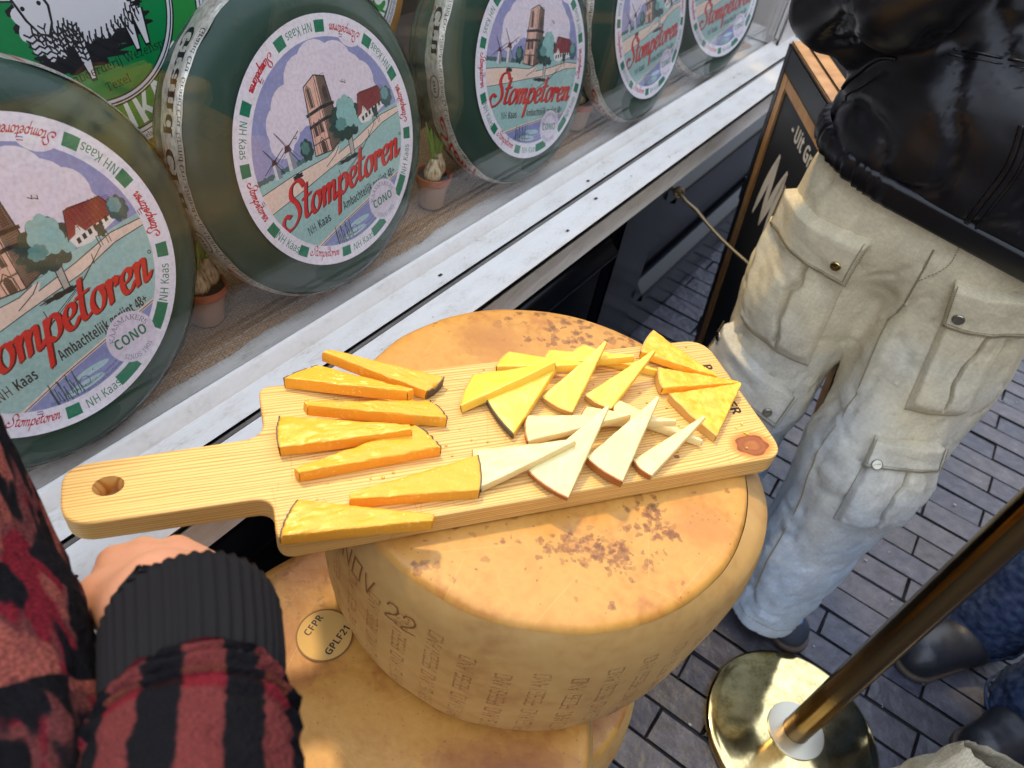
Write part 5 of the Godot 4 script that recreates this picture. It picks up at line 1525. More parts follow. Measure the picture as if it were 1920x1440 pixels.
# --- folding board with chalk lettering
func chalkboard() -> void:
	var h := Vector3(0.10614, 0, 0.99435); var w := Vector3(-0.07975, 0.99678, 0.0085); var n := h.cross(w).normalized(); w = n.cross(h)
	var O := Vector3(0.4239, 0.93, -1.7242)
	var o := thing("pavement_sign", "black folding chalkboard sign with orange wooden frame, half hidden by the customer", "sign", Transform3D(Basis(h, w, n), O))
	var W := 0.62; var H := 0.93
	slab(o, "panel", Vector3(0.02, -H + 0.02, -0.018), Vector3(W - 0.02, -0.02, -0.006), M.board_black, 0.001)
	var fr := slab(o, "outer_frame", Vector3(0, -H, -0.03), Vector3(0.026, 0, 0.0), M.frame_black, 0.002)
	slab(fr, "rail", Vector3(0.0265, -0.05, -0.03), Vector3(W - 0.0265, 0, 0.0), M.frame_black, 0.002)
	slab(fr, "stile", Vector3(W - 0.026, -H, -0.03), Vector3(W, 0, 0.0), M.frame_black, 0.002)
	slab(fr, "rail", Vector3(0.0265, -H, -0.03), Vector3(W - 0.0265, -H + 0.05, 0.0), M.frame_black, 0.002)
	slab(o, "inner_frame", Vector3(0.0265, -H + 0.051, -0.0055), Vector3(0.060, -0.051, -0.001), M.frame_wood, 0.001)
	slab(o, "inner_frame", Vector3(0.0605, -0.076, -0.0055), Vector3(W - 0.0605, -0.051, -0.001), M.frame_wood, 0.001)
	slab(o, "inner_frame", Vector3(W - 0.060, -H + 0.051, -0.0055), Vector3(W - 0.0265, -0.051, -0.001), M.frame_wood, 0.001)
	slab(o, "top_edge", Vector3(0.004, 0.0005, -0.030), Vector3(W - 0.004, 0.006, -0.004), M.frame_wood, 0.001)
	var back := Node3D.new(); back.name = "rear_leaf"; o.add_child(back); back.transform = Transform3D(Basis(Vector3.RIGHT, 0.10), Vector3(0, 0.004, -0.036))
	for q in [[0.004, 0.035], [W - 0.035, W - 0.004]]: slab(back, "stile", Vector3(q[0], -H + 0.01, -0.028), Vector3(q[1], 0, 0.0), M.frame_wood, 0.002)
	slab(back, "rail", Vector3(0.0355, -0.06, -0.028), Vector3(W - 0.0355, 0, 0.0), M.frame_wood, 0.002)
	for y in [-0.36, -0.80]: slab(o, "bracket", Vector3(-0.035, y - 0.03, -0.022), Vector3(-0.001, y + 0.03, -0.008), M.frame_black, 0.001)
	# lettering, each letter a thin layer of chalk
	var tm := TextMesh.new(); tm.text = "- Uit Gro"; tm.depth = 0.0006; tm.font_size = 60; tm.pixel_size = 0.00075
	var f := SystemFont.new(); f.font_names = PackedStringArray(["Droid Sans"]); f.font_weight = 700; tm.font = f; tm.horizontal_alignment = HORIZONTAL_ALIGNMENT_LEFT
	part(o, "chalk_lettering", tm, M.chalk, Transform3D(Basis(), Vector3(0.165, -0.110, -0.0056)))
	var m := MB.new()
	for st in [[0.157, -0.180, 0.104, -0.350, 0.018], [0.157, -0.188, 0.168, -0.345, 0.017], [0.228, -0.182, 0.166, -0.345, 0.018], [0.228, -0.19, 0.212, -0.346, 0.017], [0.30, -0.20, 0.214, -0.346, 0.016]]:
		var a := Vector2(st[0], st[1]); var b := Vector2(st[2], st[3])
		var pl := PackedVector2Array()
		var nn := (b - a).orthogonal().normalized()
		for i in 9: pl.append(a.lerp(b, i / 8.0) + nn * st[4] * sin(PI * (0.12 + 0.80 * i / 8.0)))
		for i in 9: pl.append(b.lerp(a, i / 8.0) - nn * st[4] * 0.55 * sin(PI * (0.08 + 0.80 * i / 8.0)))
		var i0 := m.ix.size(); var vb := m.v.size()
		for q in pl: m.p(Vector3(q.x, q.y, -0.0052))
		var t := Geometry2D.triangulate_polygon(pl)
		for i in range(0, t.size(), 3): m.tri(vb + t[i], vb + t[i + 1], vb + t[i + 2])
		m.face(i0, Vector3.BACK)
	part(o, "brush_lettering", m, M.chalk)
	# hook rod between plinth and sign
	var r := MB.new()
	var e := D * 1.565 + N * -0.470 + Vector3(0, 0.600, 0)
	var pa := [e, e + Vector3(0.02, -0.012, 0.012), e + Vector3(0.045, -0.018, 0.03)]
	var end := Vector3(0.465, 0.535, -1.475)
	for i in 8: pa.append(pa[2].lerp(end, (i + 1) / 8.0) + Vector3(0, -0.006 * sin(PI * (i + 1) / 8.0), 0))
	tube(r, pa, 0.0042, 10)
	for i in 2:
		var ring := []
		for j in 15: ring.append(e + Vector3(cos(TAU * j / 14) * 0.011, sin(TAU * j / 14) * 0.011, -0.004 + 0.008 * i))
		tube(r, ring, 0.0028, 8)
	tube(r, [e, e - N * 0.03], 0.004, 8)
	var hook := part(self, "hook_rod", r, M.iron); tag(hook, "thin bent iron hook rod reaching from the black panelling across the sign", "hook")

# --- people, as far as the picture shows them
func fold_noise(seed_: int) -> FastNoiseLite: return fnl(seed_, 1.0, 3)
# push a meshed garment in and out: hang-folds that run up and down, and creases where it bunches
func wrinkle(m: MB, f: Callable) -> void:
	var nn := PackedVector3Array(); nn.resize(m.v.size())
	for i in range(0, m.ix.size(), 3):
		var a := m.ix[i]; var b := m.ix[i + 1]; var d := m.ix[i + 2]
		var n := (m.v[d] - m.v[a]).cross(m.v[b] - m.v[a])
		nn[a] += n; nn[b] += n; nn[d] += n
	for i in m.v.size(): m.v[i] += nn[i].normalized() * float(f.call(m.v[i], nn[i].normalized()))
func trouser_body() -> Body:
	var b := Body.new(); b.k = 0.03
	# the leg on the right of the picture, stepping forwards
	b.cap(Vector3(0.672, 0.88, -1.085), Vector3(0.690, 0.70, -1.065), 0.122, 0.120)
	b.cap(Vector3(0.690, 0.70, -1.065), Vector3(0.655, 0.48, -0.975), 0.116, 0.104)
	b.cap(Vector3(0.655, 0.48, -0.975), Vector3(0.642, 0.24, -0.950), 0.108, 0.090)
	b.cap(Vector3(0.642, 0.24, -0.950), Vector3(0.640, 0.0, -0.938), 0.090, 0.082)
	# the other leg, farther back
	b.cap(Vector3(0.515, 0.88, -1.165), Vector3(0.490, 0.70, -1.176), 0.118, 0.110)
	b.cap(Vector3(0.490, 0.70, -1.176), Vector3(0.478, 0.48, -1.143), 0.110, 0.098)
	b.cap(Vector3(0.478, 0.48, -1.143), Vector3(0.490, 0.24, -1.170), 0.098, 0.094)
	b.cap(Vector3(0.490, 0.24, -1.165), Vector3(0.510, 0.0, -1.180), 0.096, 0.096)
	b.cap(Vector3(0.53, 1.0, -1.15), Vector3(0.66, 1.0, -1.09), 0.135, 0.135)
	b.cap(Vector3(0.53, 0.90, -1.15), Vector3(0.66, 0.90, -1.09), 0.130, 0.130)
	b.cut = [[Vector3(0, -1, 0), -0.035], [Vector3(0, 1, 0), 1.02]]
	return b
func drape(p: Vector3) -> float: return fold_a.get_noise_3d(p.x * 12.0 + p.y * 2.0, p.y * 1.6, p.z * 12.0) * 0.009
func trouser_fold(p: Vector3, n: Vector3) -> float:
	# long drapes that fall from the hip, a few sharp slanting creases, fine crumple
	var a := drape(p)
	var ridge := absf(fold_b.get_noise_3d(p.x * 7.0 + p.y * 6.0, p.y * 3.0 - p.x * 7.0, p.z * 7.0 + 30.0))
	a -= 0.006 * pow(clampf(1.0 - ridge / 0.10, 0.0, 1.0), 1.6)
	a += 0.0007 * fold_b.get_noise_3d(p.x * 70.0, p.y * 26.0, p.z * 70.0)
	var lowk := clampf((0.34 - p.y) / 0.25, 0.0, 1.0)
	a += lowk * 0.012 * sin(p.y * 62.0 + 3.0 * fold_a.get_noise_3d(p.x * 7.0, p.y * 5.0, p.z * 7.0) * 3.0) * fold_b.get_noise_3d(p.x * 6.0, p.y * 4.0, p.z * 6.0)
	var knee := exp(-pow((p.y - 0.50) / 0.09, 2.0))
	a += knee * 0.004 * fold_b.get_noise_3d(p.x * 14.0 + 20.0, p.y * 22.0, p.z * 14.0)
	if p.y < 0.06: a *= 0.5
	return a
var fold_a: FastNoiseLite
var fold_b: FastNoiseLite
func daylight_tint(p: Vector3) -> Color:   # khaki above; cool daylight on the lower legs painted in as pale blue, uneven
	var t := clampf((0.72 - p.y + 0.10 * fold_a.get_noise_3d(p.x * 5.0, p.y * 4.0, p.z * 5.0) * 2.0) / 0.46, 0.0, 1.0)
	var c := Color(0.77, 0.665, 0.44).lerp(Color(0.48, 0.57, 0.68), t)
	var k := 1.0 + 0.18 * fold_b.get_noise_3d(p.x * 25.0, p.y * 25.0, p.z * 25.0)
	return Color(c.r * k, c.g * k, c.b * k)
# a cloth patch laid on a body: four corners (upper left, upper right, lower right, lower left), thickness profile
func patch(m: MB, b: Body, q: Array, thick: float, nu: int, nv: int, prof: Callable, wr := true) -> void:
	var i0 := m.ix.size()
	var b0 := m.v.size()
	for j in nv + 1:
		for i in nu + 1:
			var s := float(i) / nu; var t := float(j) / nv
			var p: Vector3 = q[0].lerp(q[1], s).lerp(q[3].lerp(q[2], s), t)
			p = b.land(p)
			var g := b.grad(p)
			m.c = daylight_tint(p)
			var h: float = prof.call(s, t) * thick + (drape(p) + 0.0015 if wr else 0.0)
			if i == 0 or j == 0 or i == nu or j == nv: h -= thick + 0.004
			m.p(p + g * (h + 0.0015), Vector2(s, t))
	for j in nv:
		for i in nu:
			var a := b0 + j * (nu + 1) + i
			m.quad(a, a + 1, a + nu + 2, a + nu + 1)
	m.face(i0, b.grad(b.land((q[0] + q[2]) / 2)))
	m.c = Color.WHITE
func seam(m: MB, b: Body, pts: Array, off: float, rad := 0.0011, dash := false) -> void:
	var path := []
	for q in curve(pts, 10):
		var p := b.land(q); var g := b.grad(p)
		path.append(p + g * (off + (drape(p) + 0.0015 if off > 0.01 else trouser_fold(p, g))))
	if not dash:
		tube(m, path, rad, 5)
		return
	for i in path.size() - 1:
		var a: Vector3 = path[i]; var c: Vector3 = path[i + 1]
		var n := maxi(1, int(a.distance_to(c) / 0.0045))
		for k in n: tube(m, [a.lerp(c, (k + 0.1) / n), a.lerp(c, (k + 0.75) / n)], rad, 4)
func pocket(par: Node3D, b: Body, bag_q: Array, flap_q: Array, btn: Array, metal: Material) -> void:
	var m := MB.new()
	var pn := fold_noise(int(bag_q[0].x * 1000.0))
	patch(m, b, bag_q, 0.013, 72, 40, func(s, t):
		var e := minf(minf(s, 1.0 - s), 1.0 - t) * 7.0
		var h := clampf(e, 0.0, 1.0); h = h * h * (3.0 - 2.0 * h)
		var pl := absf(s - 0.54 + 0.10 * (t - 0.5) - 0.030 * sin(t * 9.0) - 0.008 * sin(t * 27.0))
		return h * (1.0 + 0.22 * pn.get_noise_2d(s * 2.0, t * 2.6) + 0.05 * pn.get_noise_2d(s * 9.0, t * 5.0)) - clampf(1.6 - pl / 0.016, 0.0, 1.0) * 1.05 * h * clampf((0.93 - t) * 20.0, 0.0, 1.0))
	part(par, "cargo_pocket", m, M.denim)
	var f := MB.new()
	patch(f, b, flap_q, 0.0155, 22, 14, func(s, t):
		var e := minf(minf(s, 1.0 - s), minf(t * 0.7, 1.0 - t)) * 9.0
		return 0.90 + 0.16 * clampf(e, 0.0, 1.0) + 0.10 * pn.get_noise_2d(s * 4.0 + 9.0, t * 3.0))
	var fl := part(par, "pocket_flap", f, M.denim)
	var st := MB.new()
	for inset in [0.05, 0.12]:
		var pts := []
		for c in [[inset * 0.6, 0.0], [inset * 0.6, 1.0 - inset * 1.4], [0.3, 1.0 - inset * 1.4], [0.7, 1.0 - inset * 1.4], [1.0 - inset * 0.6, 1.0 - inset * 1.4], [1.0 - inset * 0.6, 0.0]]:
			pts.append(flap_q[0].lerp(flap_q[1], c[0]).lerp(flap_q[3].lerp(flap_q[2], c[0]), c[1]))
		for i in pts.size() - 1: seam(st, b, [pts[i], pts[i].lerp(pts[i + 1], 0.5), pts[i + 1]], 0.0186, 0.0008, true)
	part(fl, "stitching", st, M.stitch)
	for q in btn:
		var p := b.land(q); var g := b.grad(p)
		var bt := MB.new()
		lathe(bt, [[Vector2(0.0, 0.0), Vector2(0.0086, 0.0)], [Vector2(0.0086, 0.0), Vector2(0.0088, 0.0025), Vector2(0.0078, 0.0042), Vector2(0.0068, 0.0036), Vector2(0.0, 0.0042)]], 24)
		box(bt, Vector3(-0.0055, 0.0036, -0.0012), Vector3(0.0055, 0.0050, 0.0012), 0.0003, Transform3D(Basis(Vector3.UP, 0.7), Vector3.ZERO))
		var x := g.cross(Vector3.UP).normalized()
		part(fl, "button", bt, metal, Transform3D(Basis(x, g, x.cross(g)), p + g * (0.0190 + drape(p))))
func jacket_body() -> Body:
	var j := Body.new(); j.k = 0.05
	j.cap(Vector3(0.522, 0.985, -1.140), Vector3(0.69, 0.985, -1.065), 0.140, 0.152)
	j.cap(Vector3(0.545, 1.08, -1.13), Vector3(0.71, 1.08, -1.050), 0.160, 0.175)
	j.cap(Vector3(0.55, 1.24, -1.16), Vector3(0.73, 1.24, -1.07), 0.155, 0.165)
	j.cap(Vector3(0.47, 1.38, -1.19), Vector3(0.76, 1.38, -1.07), 0.11, 0.11)
	j.cap(Vector3(0.44, 1.36, -1.20), Vector3(0.345, 1.165, -1.175), 0.085, 0.072)
	j.cap(Vector3(0.345, 1.165, -1.175), Vector3(0.36, 1.22, -1.02), 0.070, 0.060)
	j.cap(Vector3(0.36, 1.22, -1.02), Vector3(0.40, 1.30, -0.94), 0.060, 0.052)
	j.cap(Vector3(0.80, 1.36, -1.05), Vector3(0.88, 1.15, -1.02), 0.085, 0.072)
	j.cut = [[Vector3(-0.16 * N.x, -1, -0.16 * N.z), -0.953], [Vector3(0, 1, 0), 1.45]]
	return j
func customer() -> void:
	fold_a = fold_noise(201); fold_b = fold_noise(202)
	var o := thing("person", "person in black leather jacket and khaki cargo trousers beside the cheese stack", "person", Transform3D(Basis(), Vector3(0.58, 0, -1.08)))
	var inv := Transform3D(Basis(), -o.position)
	var b := trouser_body()
	var m := MB.new()
	b.nets(m, 0.0085)
	wrinkle(m, trouser_fold)
	for i in m.v.size(): m.col[i] = daylight_tint(m.v[i])
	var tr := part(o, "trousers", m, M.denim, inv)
	for q in [
		[[Vector3(0.3918, 0.8091, -1.2031), Vector3(0.4834, 0.8262, -1.0403), Vector3(0.5094, 0.6053, -1.0537), Vector3(0.3817, 0.6309, -1.1203)], [Vector3(0.3889, 0.8718, -1.1821), Vector3(0.4824, 0.8893, -1.0235), Vector3(0.4898, 0.7980, -1.0486), Vector3(0.3851, 0.8002, -1.1707)], [Vector3(0.4605, 0.8325, -1.0479)], M.brass],
		[[Vector3(0.3733, 0.5501, -1.1352), Vector3(0.4951, 0.5028, -1.0295), Vector3(0.5312, 0.3146, -1.0650), Vector3(0.3700, 0.3400, -1.1300)], [Vector3(0.3759, 0.6082, -1.1467), Vector3(0.5103, 0.5475, -1.0435), Vector3(0.4959, 0.4753, -1.0277), Vector3(0.3688, 0.5215, -1.1587)], [Vector3(0.4696, 0.5113, -1.0304), Vector3(0.3769, 0.5752, -1.1357)], M.steel],
		[[Vector3(0.6093, 0.8230, -0.9716), Vector3(0.7093, 0.8407, -0.9581), Vector3(0.7253, 0.6705, -0.9314), Vector3(0.6265, 0.6548, -0.9328)], [Vector3(0.5918, 0.8840, -0.9703), Vector3(0.7000, 0.9002, -0.9501), Vector3(0.7339, 0.8268, -0.9681), Vector3(0.6141, 0.8056, -0.9714)], [Vector3(0.6246, 0.8368, -0.9620)], M.steel],
		[[Vector3(0.6026, 0.5639, -0.8996), Vector3(0.7079, 0.5821, -0.9021), Vector3(0.7177, 0.4514, -0.8745), Vector3(0.6010, 0.4342, -0.8714)], [Vector3(0.6049, 0.6021, -0.9233), Vector3(0.7100, 0.6209, -0.9149), Vector3(0.7204, 0.5722, -0.9045), Vector3(0.5987, 0.5511, -0.8939)], [Vector3(0.6182, 0.5686, -0.8941)], M.steel]]:
		pocket(tr, b, q[0], q[1], q[2], q[3])
	var st := MB.new()
	seam(st, b, [Vector3(0.5508, 0.9111, -0.9907), Vector3(0.5665, 0.8152, -1.0072), Vector3(0.5667, 0.7571, -1.0262)], 0.001, 0.0014)
	seam(st, b, [Vector3(0.5735, 0.9335, -0.9791), Vector3(0.5760, 0.8958, -0.9800), Vector3(0.5600, 0.8524, -1.0000)], 0.001, 0.0006, true)
	seam(st, b, [Vector3(0.5667, 0.7571, -1.0262), Vector3(0.5570, 0.5637, -0.9634), Vector3(0.5627, 0.3796, -0.9155), Vector3(0.5747, 0.1602, -0.8902)], 0.0008, 0.0013)
	seam(st, b, [Vector3(0.57, 0.075, -0.90), Vector3(0.62, 0.075, -0.86), Vector3(0.68, 0.075, -0.86), Vector3(0.74, 0.075, -0.90)], 0.0008, 0.0007, true)
	part(tr, "seam", st, M.stitch)
	# turned-up hem edge and shoe
	var sb := Body.new(); sb.k = 0.03
	sb.cap(Vector3(0.655, 0.045, -0.955), Vector3(0.700, 0.030, -0.895), 0.046, 0.038)
	sb.cap(Vector3(0.640, 0.05, -0.985), Vector3(0.655, 0.045, -0.955), 0.044, 0.046)
	sb.cut = [[Vector3(0, -1, 0), -0.012]]
	var sm := MB.new(); sb.nets(sm, 0.006)
	var shoe := part(o, "sneaker", sm, M.sneaker, inv)
	var so := Body.new(); so.k = 0.03
	so.cap(Vector3(0.640, 0.012, -0.985), Vector3(0.702, 0.012, -0.892), 0.047, 0.043)
	so.cut = [[Vector3(0, 1, 0), 0.020], [Vector3(0, -1, 0), -0.001]]
	var sm2 := MB.new(); so.nets(sm2, 0.006); part(shoe, "sole", sm2, M.shoe_sole)
	var lp := MB.new()
	for r in [0.017, 0.011]:
		var ring := []
		for i in 17: ring.append(sb.land(Vector3(0.695 + cos(TAU * i / 16.0) * r, 0.075, -0.900 + sin(TAU * i / 16.0) * r)) + Vector3(0, 0.001, 0))
		tube(lp, ring, 0.0022, 6)
	part(shoe, "toe_loop", lp, M.sneaker_blue)
	var sb2 := Body.new(); sb2.k = 0.03
	sb2.cap(Vector3(0.515, 0.045, -1.20), Vector3(0.500, 0.032, -1.09), 0.046, 0.040)
	sb2.cut = [[Vector3(0, -1, 0), -0.002]]
	var sm3 := MB.new(); sb2.nets(sm3, 0.007); part(o, "sneaker", sm3, M.sneaker, inv)
	# jacket: body, sleeve, gathered hem, zip
	var j := jacket_body()
	var jm := MB.new(); j.nets(jm, 0.0085)
	var jn := fold_noise(203); var jn2 := fold_noise(204)
	var jf := func(p: Vector3, n: Vector3) -> float:
		var a := 0.012 * jn.get_noise_3d(p.x * 4.0 + p.y * 4.0, p.y * 4.5, p.z * 4.0) - 0.009 * pow(clampf(1.0 - absf(jn2.get_noise_3d(p.x * 3.2 + p.y * 3.5, p.y * 2.2 - p.x * 3.5, p.z * 3.2)) / 0.13, 0.0, 1.0), 1.5)
		var lowk := clampf((1.005 - p.y) / 0.05, 0.0, 1.0)
		a = lerpf(a, 0.25 * a - 0.004, lowk)
		var side := (p - Vector3(0.60, 0, -1.1)).dot(-N)
		if side > 0.02: a += lowk * 0.0035 * sin((p.x * 0.6 - p.z) * 420.0) * clampf((side - 0.02) / 0.05, 0, 1)
		return a
	wrinkle(jm, jf)
	var jk := part(o, "leather_jacket", jm, M.leather, inv)
	# elastic hem: a gathered band under the blouson edge
	var bare := Body.new(); bare.k = j.k; bare.caps = j.caps
	var hb := MB.new()
	hb.grid(220, 10, func(a, t):
		var ang: float = a * TAU
		var dirv := Vector3(cos(ang), 0, sin(ang))
		var c := Vector3(0.60, 0, -1.10)
		var y: float = 0.9484 - 0.16 * N.dot(c + dirv * 0.16) - 0.006 + 0.046 * t
		var p := c + dirv * 0.25 + Vector3(0, y, 0)
		for i in 6:
			var g := bare.grad(p); g.y = 0.0
			p -= g.normalized() * bare.d(p)
		var sd := dirv.dot(-N)
		var gather := clampf((sd - 0.25) / 0.35, 0.0, 1.0)
		var e: float = 0.0025 + (0.001 + 0.004 * gather) * sin(PI * clampf(t, 0.05, 1.0)) + gather * (0.0035 * sin(ang * 74.0 + 2.0 * sin(ang * 19.0)))
		if t < 0.01: e = -0.012
		if t > 0.99: e = -0.004
		return p + dirv * e)
	hb.orient(0)
	part(jk, "elastic_hem", hb, M.leather, Transform3D())
	var js := func(pts: Array, rad: float) -> void:
		var path := []
		for q in curve(pts, 10):
			var p := j.land(q); var g := j.grad(p)
			path.append(p + g * (float(jf.call(p, g)) + rad * 0.4))
		var pip := MB.new(); tube(pip, path, rad, 6)
		part(jk, "seam_piping", pip, M.leather)
	js.call([Vector3(0.5376, 1.1150, -0.9533), Vector3(0.5466, 1.0680, -0.9436), Vector3(0.5481, 1.0081, -0.9506), Vector3(0.5537, 0.9481, -0.9665)], 0.0042)
	js.call([Vector3(0.5500, 1.1150, -0.9500), Vector3(0.5600, 1.0680, -0.9400), Vector3(0.5615, 1.0081, -0.9470), Vector3(0.5670, 0.9481, -0.9620)], 0.0022)
	js.call([Vector3(0.4460, 1.1615, -1.0282), Vector3(0.4792, 1.1676, -1.0083), Vector3(0.5144, 1.1739, -0.9900), Vector3(0.56, 1.18, -0.97)], 0.0018)
	js.call([Vector3(0.4460, 1.1545, -1.0282), Vector3(0.4792, 1.1606, -1.0083), Vector3(0.5144, 1.1669, -0.9900), Vector3(0.56, 1.173, -0.97)], 0.0012)
	js.call([Vector3(0.3740, 1.0500, -1.1480), Vector3(0.3790, 1.0766, -1.1230), Vector3(0.3844, 1.1119, -1.0864), Vector3(0.3967, 1.1250, -1.0600)], 0.0030)
	js.call([Vector3(0.3760, 1.0330, -1.1430), Vector3(0.3845, 1.0709, -1.0978), Vector3(0.3967, 1.1050, -1.0707)], 0.0016)
func leg_to(b: Body, pts: Array, rad: Array) -> void:
	for i in pts.size() - 1: b.cap(pts[i], pts[i + 1], rad[i], rad[i + 1])
func neighbour() -> void:
	var o := thing("person", "person in dark blue jeans and black leather shoes behind the brass pole", "person", Transform3D(Basis(), Vector3(1.2, 0, -0.9)))
	var inv := Transform3D(Basis(), -o.position)
	var b := Body.new(); b.k = 0.03
	leg_to(b, [Vector3(1.12, 0.02, -0.985), Vector3(1.155, 0.25, -1.01), Vector3(1.20, 0.50, -1.02), Vector3(1.28, 0.88, -0.98)], [0.085, 0.090, 0.095, 0.125])
	leg_to(b, [Vector3(1.175, 0.02, -0.80), Vector3(1.225, 0.25, -0.82), Vector3(1.27, 0.50, -0.82), Vector3(1.32, 0.88, -0.86)], [0.085, 0.090, 0.095, 0.125])
	b.cut = [[Vector3(0.25, -1, 0), 0.225], [Vector3(0, 1, 0), 0.95]]
	var m := MB.new(); b.nets(m, 0.0095)
	var n := fold_noise(210)
	wrinkle(m, func(p, g): return 0.010 * n.get_noise_3d(p.x * 8.0, p.y * 12.0, p.z * 8.0) + 0.004 * n.get_noise_3d(p.x * 22.0, p.y * 30.0, p.z * 22.0))
	var je := part(o, "jeans", m, M.jeans, inv)
	for q in [[Vector3(1.10, 0.045, -0.955), Vector3(0.985, 0.038, -0.895)], [Vector3(1.145, 0.045, -0.765), Vector3(1.065, 0.040, -0.715)]]:
		var s := Body.new(); s.k = 0.03
		s.cap(q[0] + (q[0] - q[1]) * 0.9, q[0], 0.045, 0.050); s.cap(q[0], q[1], 0.052, 0.046)
		s.cut = [[Vector3(0, -1, 0), -0.012]]
		var sm := MB.new(); s.nets(sm, 0.006)
		var sn := fold_noise(211)
		wrinkle(sm, func(p, g): return 0.0008 * sn.get_noise_3d(p.x * 30.0, p.y * 40.0, p.z * 30.0))
		var sh := part(o, "leather_shoe", sm, M.shoe, inv)
		var t := Body.new(); t.k = 0.03
		t.cap(Vector3(q[0].x, 0.01, q[0].z) + (q[0] - q[1]) * Vector3(0.9, 0, 0.9), Vector3(q[1].x, 0.01, q[1].z), 0.050, 0.050)
		t.cut = [[Vector3(0, 1, 0), 0.016], [Vector3(0, -1, 0), -0.001]]
		var tm := MB.new(); t.nets(tm, 0.006); part(sh, "sole", tm, M.shoe_sole)
	for c in [Vector3(1.125, 0, -0.985), Vector3(1.18, 0, -0.80)]:
		var hm := MB.new()
		for k in 2:
			var ring := []
			for i in 49:
				var dv := Vector3(cos(TAU * i / 48.0), 0, sin(TAU * i / 48.0))
				var p: Vector3 = c + dv * 0.09
				for j in 6:
					p.y = 0.25 * p.x - 0.225 + 0.004 + 0.016 * k
					var g := b.grad(p); g.y = 0.0
					p -= g.normalized() * clampf(b.d(p), -0.05, 0.05)
				p += dv * (0.0025 + 0.010 * n.get_noise_3d(p.x * 8.0, p.y * 12.0, p.z * 8.0) + 0.004 * n.get_noise_3d(p.x * 22.0, p.y * 30.0, p.z * 22.0))
				ring.append(p)
			if k == 0: tube(hm, ring, 0.0035, 6)
			else:
				for i in 48: tube(hm, [ring[i].lerp(ring[i + 1], 0.1), ring[i].lerp(ring[i + 1], 0.75)], 0.0009, 4)
		part(je, "hem", hm, M.jeans)
func loft(m: MB, pts: Array, rad: Array, seg: int, f = null, squash := 1.0) -> void:
	var c := curve(pts, 12)
	var n := c.size() - 1
	var i0 := m.ix.size()
	var b0 := m.v.size()
	var side := Vector3.ZERO
	for k in n + 1:
		var dir: Vector3 = (c[mini(k + 1, n)] - c[maxi(k - 1, 0)]).normalized()
		if k == 0: side = dir.cross(Vector3.UP).normalized()
		side = (side - dir * side.dot(dir)).normalized()
		var up := side.cross(dir)
		var t := float(k) / n * (rad.size() - 1)
		var r0: float = rad[mini(int(t), rad.size() - 1)]; var r1: float = rad[mini(int(t) + 1, rad.size() - 1)]
		var r := lerpf(r0, r1, t - int(t))
		for i in seg + 1:
			var a := TAU * i / seg
			var rr := r + (float(f.call(a, float(k) / n)) if f != null else 0.0)
			m.p(c[k] + side * cos(a) * rr + up * sin(a) * rr * squash, Vector2(float(i) / seg, float(k) / n))
	for k in n:
		for i in seg:
			var a := b0 + k * (seg + 1) + i
			m.quad(a, a + 1, a + seg + 2, a + seg + 1)
	m.orient(i0)
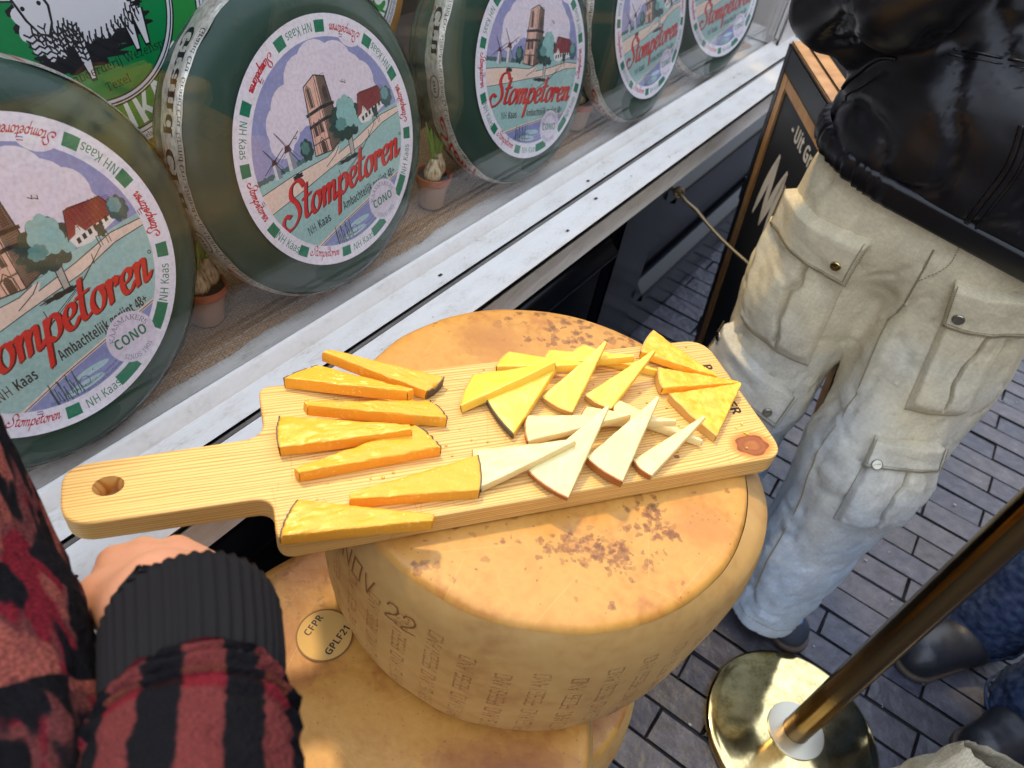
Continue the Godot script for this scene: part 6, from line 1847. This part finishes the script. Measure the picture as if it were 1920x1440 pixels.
func taster() -> void:
	var o := thing("person", "person in red and black checked jacket at the lower left, fist in ribbed cuff", "person", Transform3D(Basis(), Vector3(-0.2, 0.9, -0.1)))
	var inv := Transform3D(Basis(), -o.position)
	# near sleeve and its ribbed cuff
	var s1 := MB.new()
	var tn := fold_noise(230)
	loft(s1, [Vector3(-0.02, 0.99, 0.10), Vector3(-0.085, 1.005, -0.040), Vector3(-0.112, 1.006, -0.108), Vector3(-0.123, 1.002, -0.135), Vector3(-0.131, 0.998, -0.150)], [0.060, 0.056, 0.052, 0.050, 0.044], 64, func(a, t): return 0.0045 * tn.get_noise_3d(cos(a) * 2.0, sin(a) * 2.0, t * 22.0) + 0.003 * sin(t * 70.0 + 2.0 * tn.get_noise_2d(cos(a) * 2.0, sin(a) * 2.0)) * smoothstep(0.5, 0.8, t))
	for i in s1.uv.size(): s1.uv[i] = Vector2(s1.uv[i].x * 2.0, s1.uv[i].y * 1.4)
	part(o, "checked_sleeve", s1, M.plaid, inv)
	var cf := MB.new()
	loft(cf, [Vector3(-0.1270, 0.999, -0.143), Vector3(-0.137, 0.994, -0.163), Vector3(-0.1560, 0.9775, -0.1955), Vector3(-0.1575, 0.9765, -0.1975), Vector3(-0.152, 0.983, -0.189)], [0.043, 0.0475, 0.0510, 0.0485, 0.039], 240, func(a, t): return 0.0010 * cos(a * 40.0) * (1.0 if t < 0.85 else 0.3))
	part(o, "ribbed_cuff", cf, M.knit_black, inv)
	# the fist
	var h := Body.new(); h.k = 0.012
	h.cap(Vector3(-0.150, 0.985, -0.185), Vector3(-0.190, 0.962, -0.222), 0.026, 0.030)
	var kn := [Vector3(-0.1860, 0.9269, -0.2623), Vector3(-0.2040, 0.9300, -0.2650), Vector3(-0.2275, 0.9265, -0.2600), Vector3(-0.2450, 0.9225, -0.2500)]
	var wr := Vector3(-0.185, 0.965, -0.215)
	for i in 4:
		var k: Vector3 = kn[i]
		h.cap(wr + (k - kn[1]) * 0.45, k, 0.018, 0.0125)
		var dn := Vector3(-0.02, -0.030, -0.022); var bk := Vector3(0.012, -0.028, 0.022); var bk2 := Vector3(0.022, 0.004, 0.018)
		h.cap(k, k + dn, 0.0115, 0.0100); h.cap(k + dn, k + dn + bk, 0.0100, 0.0092); h.cap(k + dn + bk, k + dn + bk + bk2, 0.0090, 0.0080)
	h.cap(Vector3(-0.195, 0.958, -0.205), Vector3(-0.238, 0.935, -0.222), 0.019, 0.015)
	h.cap(Vector3(-0.238, 0.935, -0.222), Vector3(-0.252, 0.905, -0.240), 0.0145, 0.0115)
	h.cap(Vector3(-0.252, 0.905, -0.240), Vector3(-0.240, 0.885, -0.252), 0.0115, 0.0095)
	var hm := MB.new(); h.nets(hm, 0.0032)
	part(o, "hand", hm, M.skin, inv)
	# the other arm, crossing the corner
	var s2 := MB.new()
	loft(s2, [Vector3(-0.43, 1.02, -0.36), Vector3(-0.3783, 1.0074, -0.295), Vector3(-0.2900, 0.9690, -0.1790), Vector3(-0.1980, 0.9690, -0.081), Vector3(-0.12, 0.97, 0.0)], [0.025, 0.030, 0.062, 0.062, 0.06], 64, func(a, t): return 0.006 * tn.get_noise_3d(cos(a) * 2.0 + 9.0, sin(a) * 2.0, t * 8.0))
	for i in s2.uv.size(): s2.uv[i] = Vector2(s2.uv[i].x * 1.5, s2.uv[i].y * 1.5)
	part(o, "checked_sleeve", s2, M.plaid2, inv)
func bag() -> void:
	var m := MB.new()
	var n := fold_noise(220)
	var prof := []
	for i in 13: prof.append(i / 12.0)
	m.grid(48, 12, func(a, b):
		var t: float = a * TAU
		var y: float = 0.24 * b
		var wx: float = 0.19 * (1.0 - 0.12 * b) ; var wz: float = lerpf(0.065, 0.020, b * b)
		var c := cos(t); var s := sin(t)
		var e := pow(absf(c), 0.5) * signf(c); var g := pow(absf(s), 0.8) * signf(s)
		var q := Vector3(e * wx, y + (0.010 * n.get_noise_2d(c * 3.0, s * 3.0) if b > 0.9 else 0.0), g * wz)
		return q + Vector3(c, 0, s) * 0.010 * n.get_noise_3d(c * 3.0, b * 4.0, s * 3.0))
	m.orient(0)
	var o := part(self, "canvas_bag", m, M.canvas, Transform3D(Basis(Vector3.UP, -0.42), Vector3(1.03, 0.0, -0.545)))
	tag(o, "beige woven canvas bag whose top edge shows in the lower right corner", "bag")
